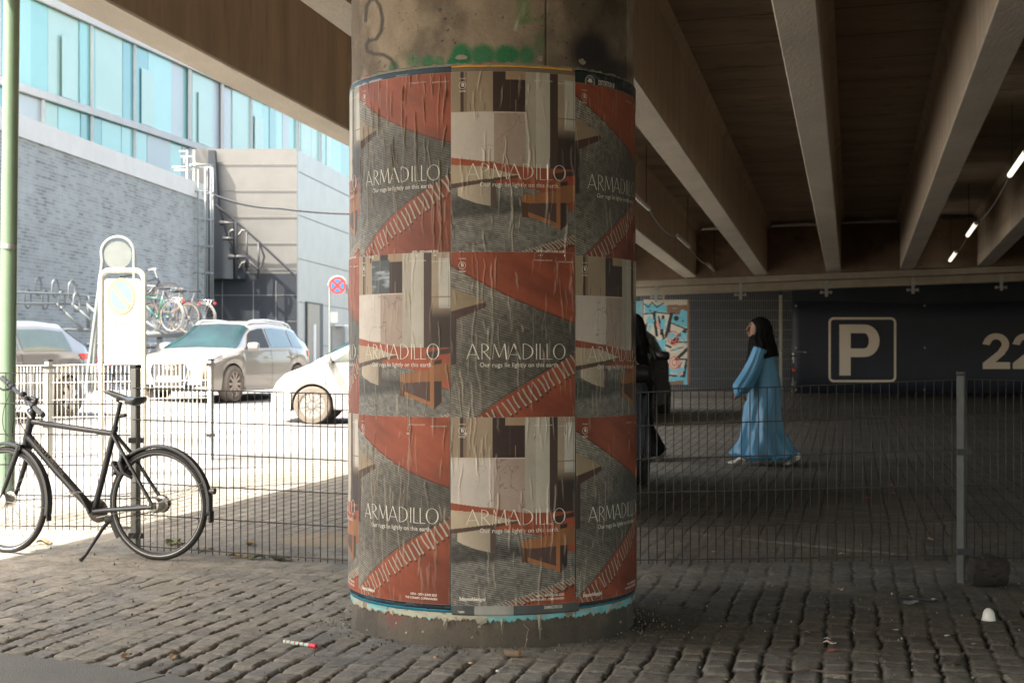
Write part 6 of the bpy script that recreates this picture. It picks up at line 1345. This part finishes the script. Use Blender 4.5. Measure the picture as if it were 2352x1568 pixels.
q.build('sleeve', M_dress, wm, True, fix=False)
def hfold(A, u): return .008*ss(.35, 1, u)*np.sin(9*A+6*u)+.005*np.sin(14*A-8*u)*ss(.2, .6, u)
def hijab(par, ox, hem=.0, mat=M_hij):
    mb = MB(); rows = [(727.2, 1741, 1752, .03), (730, 1732, 1759, .07), (736, 1724.5, 1767, .09), (744, 1727, 1771, .098), (752, 1728.5, 1774, .10), (760, 1728.5, 1775, .098), (768, 1726, 1776, .09), (774, 1721.5, 1777, .085), (784, 1721, 1780, .11), (798, 1719, 1783, .19), (812, 1716.5, 1785, .215), (822+hem*.2, 1716, 1787, .22, -.02), (832+hem, 1717, 1788, .222, -.09)]
    loft(mb, [(q[0], q[1]+ox, q[2]+ox)+tuple(q[3:]) for q in rows], Yp, 72, hfold, k=8); o = mb.build('hijab', mat, par, True, fix=False); return o
hijab(wm, 0)
shoe(wm, Yp, (1716, 1066), (1669, 1064), -.07, M_shoe); shoe(wm, Yp, (1845, 1054), (1802, 1073), .07, M_shoe)
# companion in black, mostly hidden behind the column and the black car
p2 = thing('person', 'person in long black clothes and black hijab walking behind the black car beside the column', 'person', (U(1478, 0, Yp).x, Yp+.6, g(1.5, Yp)))
for ch in list(wm.children):
    c_ = ch.copy(); c_.data = ch.data.copy(); COL.objects.link(c_); c_.parent = p2; 
    if ch.name.startswith(('dress', 'sleeve')): c_.data.materials[0] = M_hij
    for h_ in ch.children: 
        d_ = h_.copy(); COL.objects.link(d_); d_.parent = c_
p2.location = (U(1476, 0, Yp).x, Yp+.6, g(1.5, Yp)); p2.scale = (.85, 1, 1.03)

# ------------------------------------------------------------------ litter, stones, leaves
def rock(name, px0, px1, ytop, ybot, seed, mat, label, cat, flat_=1, sub=3):
    p = GP((px0+px1)/2, ybot-1); w = (px1-px0)/F*p.y/2; h_ = (ybot-ytop)/F*p.y/2; bm = bmesh.new(); bmesh.ops.create_icosphere(bm, subdivisions=sub, radius=1)
    for v in bm.verts:
        c_ = v.co; n_ = float(fbm(np.array(c_.x*1.3+seed), np.array(c_.y*1.3+c_.z*1.7), seed, 4)); f = .72+.6*n_
        c_ = c_*f; q = max(abs(c_.x), abs(c_.y), abs(c_.z)); c_ = c_*(1-.12*(q > .8)); v.co = Vector((c_.x*w*1.1, c_.y*w*.8, max(c_.z, -.86)*h_*1.15))
    for f in bm.faces: f.smooth = sub < 3
    me = bpy.data.meshes.new(name); bm.to_mesh(me); bm.free(); o = link(name, me, mat); o.location = p+Vector((0, 0, h_*.93)); tag(o, label, cat); return o
M_bould = mk('dark_stone', (.020, .016, .012), .85, var=.4, vs=18, bump=.8, bs=40, dirt=((.10, .08, .06), 30, .72)); o = rock('boulder', 2221, 2318, 1274, 1347, 3, M_bould, 'dark rough boulder lying against the foot of the right fence post', 'stone', sub=4)
p = GP(2271, 1424); mb = MB(); mb.lathe(p+Vector((0, 0, .002)), (0, 0, 1), [(.0345, 0), (.0345, .004), (.031, .006), (.029, .02), (.026, .036), (.020, .048), (.010, .056), (.001, .058)], 32); o = mb.build('plastic_cup', mk('white_plastic', (.62, .62, .56), .35, var=.05), None, True, loc=tuple(p)); tag(o, 'small white rounded plastic cup upside down on the cobbles at the right', 'cup')
a = GP(648, 1477); b = GP(726, 1489); up2 = Vector((0, 0, .011)); t = thing('marker_tube', 'red tipped slim patterned tube lying on the cobbles left of the column', 'tube', tuple(a))
mb = MB(); mb.tube([a.lerp(b, .06)+up2, a.lerp(b, .80)+up2], .0085, 14); c1 = mb.build('barrel', mk('tube_mint', (.30, .50, .40), .4, var=.35, vs=60), t, True)
mb = MB(); mb.tube([a.lerp(b, .80)+up2, a.lerp(b, .83)+up2, a.lerp(b, .97)+up2, b+up2], [.0095, .0105, .0105, .0095], 14); mb.build('cap', mk('tube_red', (.55, .03, .05), .35), t, True)
mb = MB(); mb.tube([a+up2, a.lerp(b, .06)+up2], [.006, .0085], 12); mb.build('tip', M_dark, t, True)
mb = MB()
for k in range(5): q = .12+.13*k; mb.tube([a.lerp(b, q)+up2+Vector((0, -.0015, .001)), a.lerp(b, q+.035)+up2+Vector((0, -.0015, .001))], .0079, 14)
mb.build('pattern_bands', MATS['tube_red'], t, True)
a = GP(1160, 1506); b = GP(1193, 1509); mb = MB(); uz = Vector((0, 0, .016)); mb.tube([a+uz, a.lerp(b, .3)+uz*1.05, a.lerp(b, .9)+uz, b+uz], [.0155, .0165, .0155, .014], 14); t = mb.build('wood_stub', mk('bark', (.16, .12, .08), .85, var=.3, vs=60, bump=.5, bs=150), None, True, loc=tuple(a)); tag(t, 'short sawn branch stub lying at the foot of the column', 'wood')
mb = MB(); dd_ = (b-a).normalized(); mb.tube([b+uz-dd_*.001, b+uz+dd_*.0015], .0135, 14); mb.build('cut_end', mk('cut_wood', (.42, .17, .06), .7, var=.3, vs=80), t, True)
def stick(pts, r, label, name='twig', mat=None, lift=.006):
    mb = MB(); P_ = [GP(x, y)+Vector((0, 0, lift)) for x, y in pts]; mb.tube(P_, r, 6); o = mb.build(name, mat or mk('twig_bark', (.085, .06, .045), .8, var=.3), None, True, loc=tuple(P_[0])); tag(o, label, 'twig' if name == 'twig' else 'litter'); return o
stick([(1760, 1538), (1790, 1546), (1830, 1545), (1860, 1541), (1910, 1546), (1958, 1547)], .005, 'long thin twig lying along the bottom edge right of the column')
stick([(2190, 1530), (2202, 1515), (2214, 1502)], .006, 'short dark twig between cobbles at the lower right')
stick([(1175, 1521), (1185, 1518), (1200, 1522), (1205, 1530), (1198, 1529), (1184, 1527), (1175, 1521)], .0018, 'thin brown rubber band in front of the branch stub', 'rubber_band')
stick([(1983, 1143), (2000, 1143)], .004, 'red straw behind the right fence', 'straw', mk('straw_red', (.3, .03, .03), .5), .004)
mb = MB(); P_ = [GP(1205, 1488)+Vector((0, .02, .0)), GP(1207, 1489)+Vector((.006, .03, .03)), GP(1203, 1489)+Vector((.012, .02, .05)), GP(1207, 1489)+Vector((.014, .03, .08)), GP(1202, 1489)+Vector((.0, .03, .10))]
mb.tube(P_, .0016, 5); o = mb.build('dry_stem', mk('dry_stem', (.25, .2, .14), .8), None, True, loc=tuple(P_[0])); tag(o, 'thin crooked dry stem leaning on the column foot above the branch stub', 'twig')
def leaf(px, py, size, seed, colr, label, name='leaf', cat='leaf', curl=1, star=0):
    rnd = random.Random(seed); p = GP(px, py); nu, nv = 12, 7; P_ = np.zeros((nu, nv, 3)); ya = rnd.uniform(0, 6.28); cu = rnd.uniform(.6, 1.3)*curl
    for i in range(nu):
        for j in range(nv):
            t = i/(nu-1); s = (j/(nv-1)-.5)*2; w = math.sin(math.pi*min(max(t, .03), .97))**.7*(.34+.08*math.sin(t*17+seed)*star+.05*math.sin(t*9)); x = (t-.5); y = s*w; z = .004/size+cu*(.35*s*s*w+.25*math.sin(t*3+seed)**2*.5+.05*math.sin(8*t+4*s))
            P_[i, j] = (x*size, y*size, z*size)
    c_, s_2 = math.cos(ya), math.sin(ya); P2 = P_.copy(); P2[..., 0] = P_[..., 0]*c_-P_[..., 1]*s_2+p.x; P2[..., 1] = P_[..., 0]*s_2+P_[..., 1]*c_+p.y; P2[..., 2] = P_[..., 2]+p.z
    mb = MB(); mb.grid(P2); o = mb.build(name, mk('leaf_%02d' % (hash(colr) % 97), colr, .6, var=.35, vs=30), None, True, loc=tuple(p)); md = o.modifiers.new('t', 'SOLIDIFY'); md.thickness = .0012; tag(o, label, cat); return o
GN, BN, TN = (.13, .15, .06), (.20, .13, .07), (.30, .22, .12)
LV = [(398, 1250, .10, GN, 'crumpled green brown leaf seen through the rear wheel spokes'), (412, 1258, .08, BN, 'brown leaf lying under the rear wheel of the bicycle'), (424, 1252, .07, (.17, .17, .09), 'small olive leaf just right of the crumpled one in the spokes'), (462, 1266, .07, (.15, .13, .07), 'dark curled leaf touching the back of the rear tyre'), (480, 1260, .06, TN, 'pale curled leaf right of the rear tyre'),
      (575, 1252, .07, TN, 'upright tan leaf against the fence between wheel and column'), (545, 1280, .09, TN, 'long tan leaf below the fence between wheel and column'), (588, 1283, .08, GN, 'dark green leaf next to the long tan one'), (640, 1287, .10, (.07, .07, .045), 'dark wide leaf under the fence left of the column'), (102, 1249, .08, BN, 'curled brown leaf behind the front wheel'),
      (1931, 1356, .045, (.40, .36, .28), 'small pale star shaped leaf right of the column'), (2045, 1115, .06, (.34, .20, .04), 'yellow leaf behind the right fence'), (2165, 1116, .05, (.35, .33, .2), 'pale leaf behind the right fence near the post'), (2050, 1134, .07, BN, 'brown leaf lying flat behind the right fence'), (2092, 1388, .08, (.22, .21, .19), 'grey curled leaf in front of the flat black bar'),
      (290, 1510, .06, BN, 'small brown dry leaf in the lower left cobbles'), (402, 1512, .06, TN, 'tan dry leaf tuft on the cobbles at the lower left')]
for k, (px, py, sz, cl, lb) in enumerate(LV): leaf(px, py, sz*(1.45 if px < 700 and py < 1300 else 1), k+3, cl, lb, star=1 if 'star' in lb else 0)
SCR = [(1906, 1479, .055, (.50, .40, .38), 'small crumpled white wrapper piece on the right cobbles'), (1900, 1468, .035, (.45, .44, .40), 'tiny clear foil scrap just above the crumpled wrapper'), (1910, 1495, .05, (.40, .12, .12), 'narrow red edged foil scrap below the crumpled wrapper'), (2175, 1461, .028, (.46, .46, .40), 'round pale paper chip right of the wrapper pieces'), (1853, 1453, .03, (.38, .37, .33), 'thin pale paper shred left of the wrapper pieces'), (1667, 1562, .03, (.42, .38, .30), 'small pale chip at the bottom edge right of the column'),
       (2057, 1448, .03, (.40, .40, .36), 'slim white shred between wrapper and black bar'), (2134, 1240, .07, (.28, .18, .11), 'brown card scrap behind the right fence'), (2236, 1480, .02, (.36, .36, .33), 'tiny white crumb in the lower right cobbles'), (1640, 1268, .04, (.30, .2, .15), 'reddish crumpled scrap behind the right fence near its bottom wire'), (1935, 1273, .05, (.34, .27, .22), 'pinkish crumpled wrapper at the bottom wire of the right fence')]
for k, (px, py, sz, cl, lb) in enumerate(SCR): leaf(px, py, sz, k+40, cl, lb, 'paper_scrap', 'paper scrap', curl=.8, star=1)
p0_, p1_ = GP(2070, 1372), GP(2150, 1382); mb = MB(); d_ = (p1_-p0_); ang = math.atan2(d_.y, d_.x); mb.box((p0_+p1_)/2+Vector((0, 0, .008)), (d_.length, .035, .012), Matrix.Rotation(ang, 3, 'Z'), bev=.003); t = mb.build('black_bar', M_dark, None, loc=tuple((p0_+p1_)/2)); tag(t, 'flat black plastic bar with two holes lying on the right cobbles', 'plastic part')
for f_ in (.3, .92): mb = MB(); c_ = p0_.lerp(p1_, f_)+Vector((0, 0, .0145)); mb.lathe(c_, (0, 0, 1), [(.006, 0), (.012, 0), (.012, .003), (.006, .003), (.006, 0)], 16); mb.build('hole_rim', M_galv, t, True)
for k, (px, py, w, cl, lb) in enumerate(((1000, 1512, 10, (.50, .25, .10), 'orange snail shell on the cobbles in front of the column'), (1081, 1525, 10, (.52, .42, .26), 'cream pebble on the cobbles in front of the column'), (1143, 1543, 10, (.55, .52, .44), 'white oval pebble nearest the bottom edge'), (1174, 1535, 7, (.22, .22, .2), 'tiny grey pebble beside the rubber band'), (790, 1436, 9, (.36, .32, .24), 'pale stone in the gap at the left foot of the column'), (1455, 1420, 6, (.42, .32, .16), 'yellowish grain at the right foot of the column'))):
    rock('pebble', px-w/2, px+w/2, py-w*.6, py, k+20, mk('pebble_%d' % k, cl, .6, var=.2, vs=60), lb, 'pebble', sub=2)
# crumbs of grit over the near cobbles
rnd = random.Random(11); mb = MB()
for k in range(1500):
    if k < 420: a_ = rnd.uniform(-2.4, 2.2); r_ = R+abs(rnd.gauss(0, .10))+.01; x, y = AX+r_*math.sin(a_), AY-r_*math.cos(a_)
    else: y = rnd.uniform(5.8, 10.5); x = rnd.uniform(-.36, .37)*y
    s = rnd.uniform(.0015, .005)*(1.8 if rnd.random() < .08 else 1); vs = [Vector((rnd.gauss(0, 1), rnd.gauss(0, 1), rnd.gauss(0, 1))).normalized()*s*rnd.uniform(.7, 1.2) for _ in range(7)]
    mb.cur = 0 if rnd.random() < .7 else 1; c_ = Vector((x, y, .006+s*.3)); mb.add([c_+Vector((s, 0, 0)), c_+Vector((-s*.5, s*.8, 0)), c_+Vector((-s*.5, -s*.8, 0)), c_+Vector((0, 0, s*1.1)), c_-Vector((0, 0, s))], [(0, 1, 3), (1, 2, 3), (2, 0, 3), (1, 0, 4), (2, 1, 4), (0, 2, 4)])
o = mb.build('grit', [mk('grit_dark', (.10, .09, .075), .9, var=.3), mk('grit_pale', (.30, .28, .23), .9, var=.3)], None); tag(o, 'fine grit and crumbs scattered over the near cobbles and round the column foot', None, None, 'stuff')
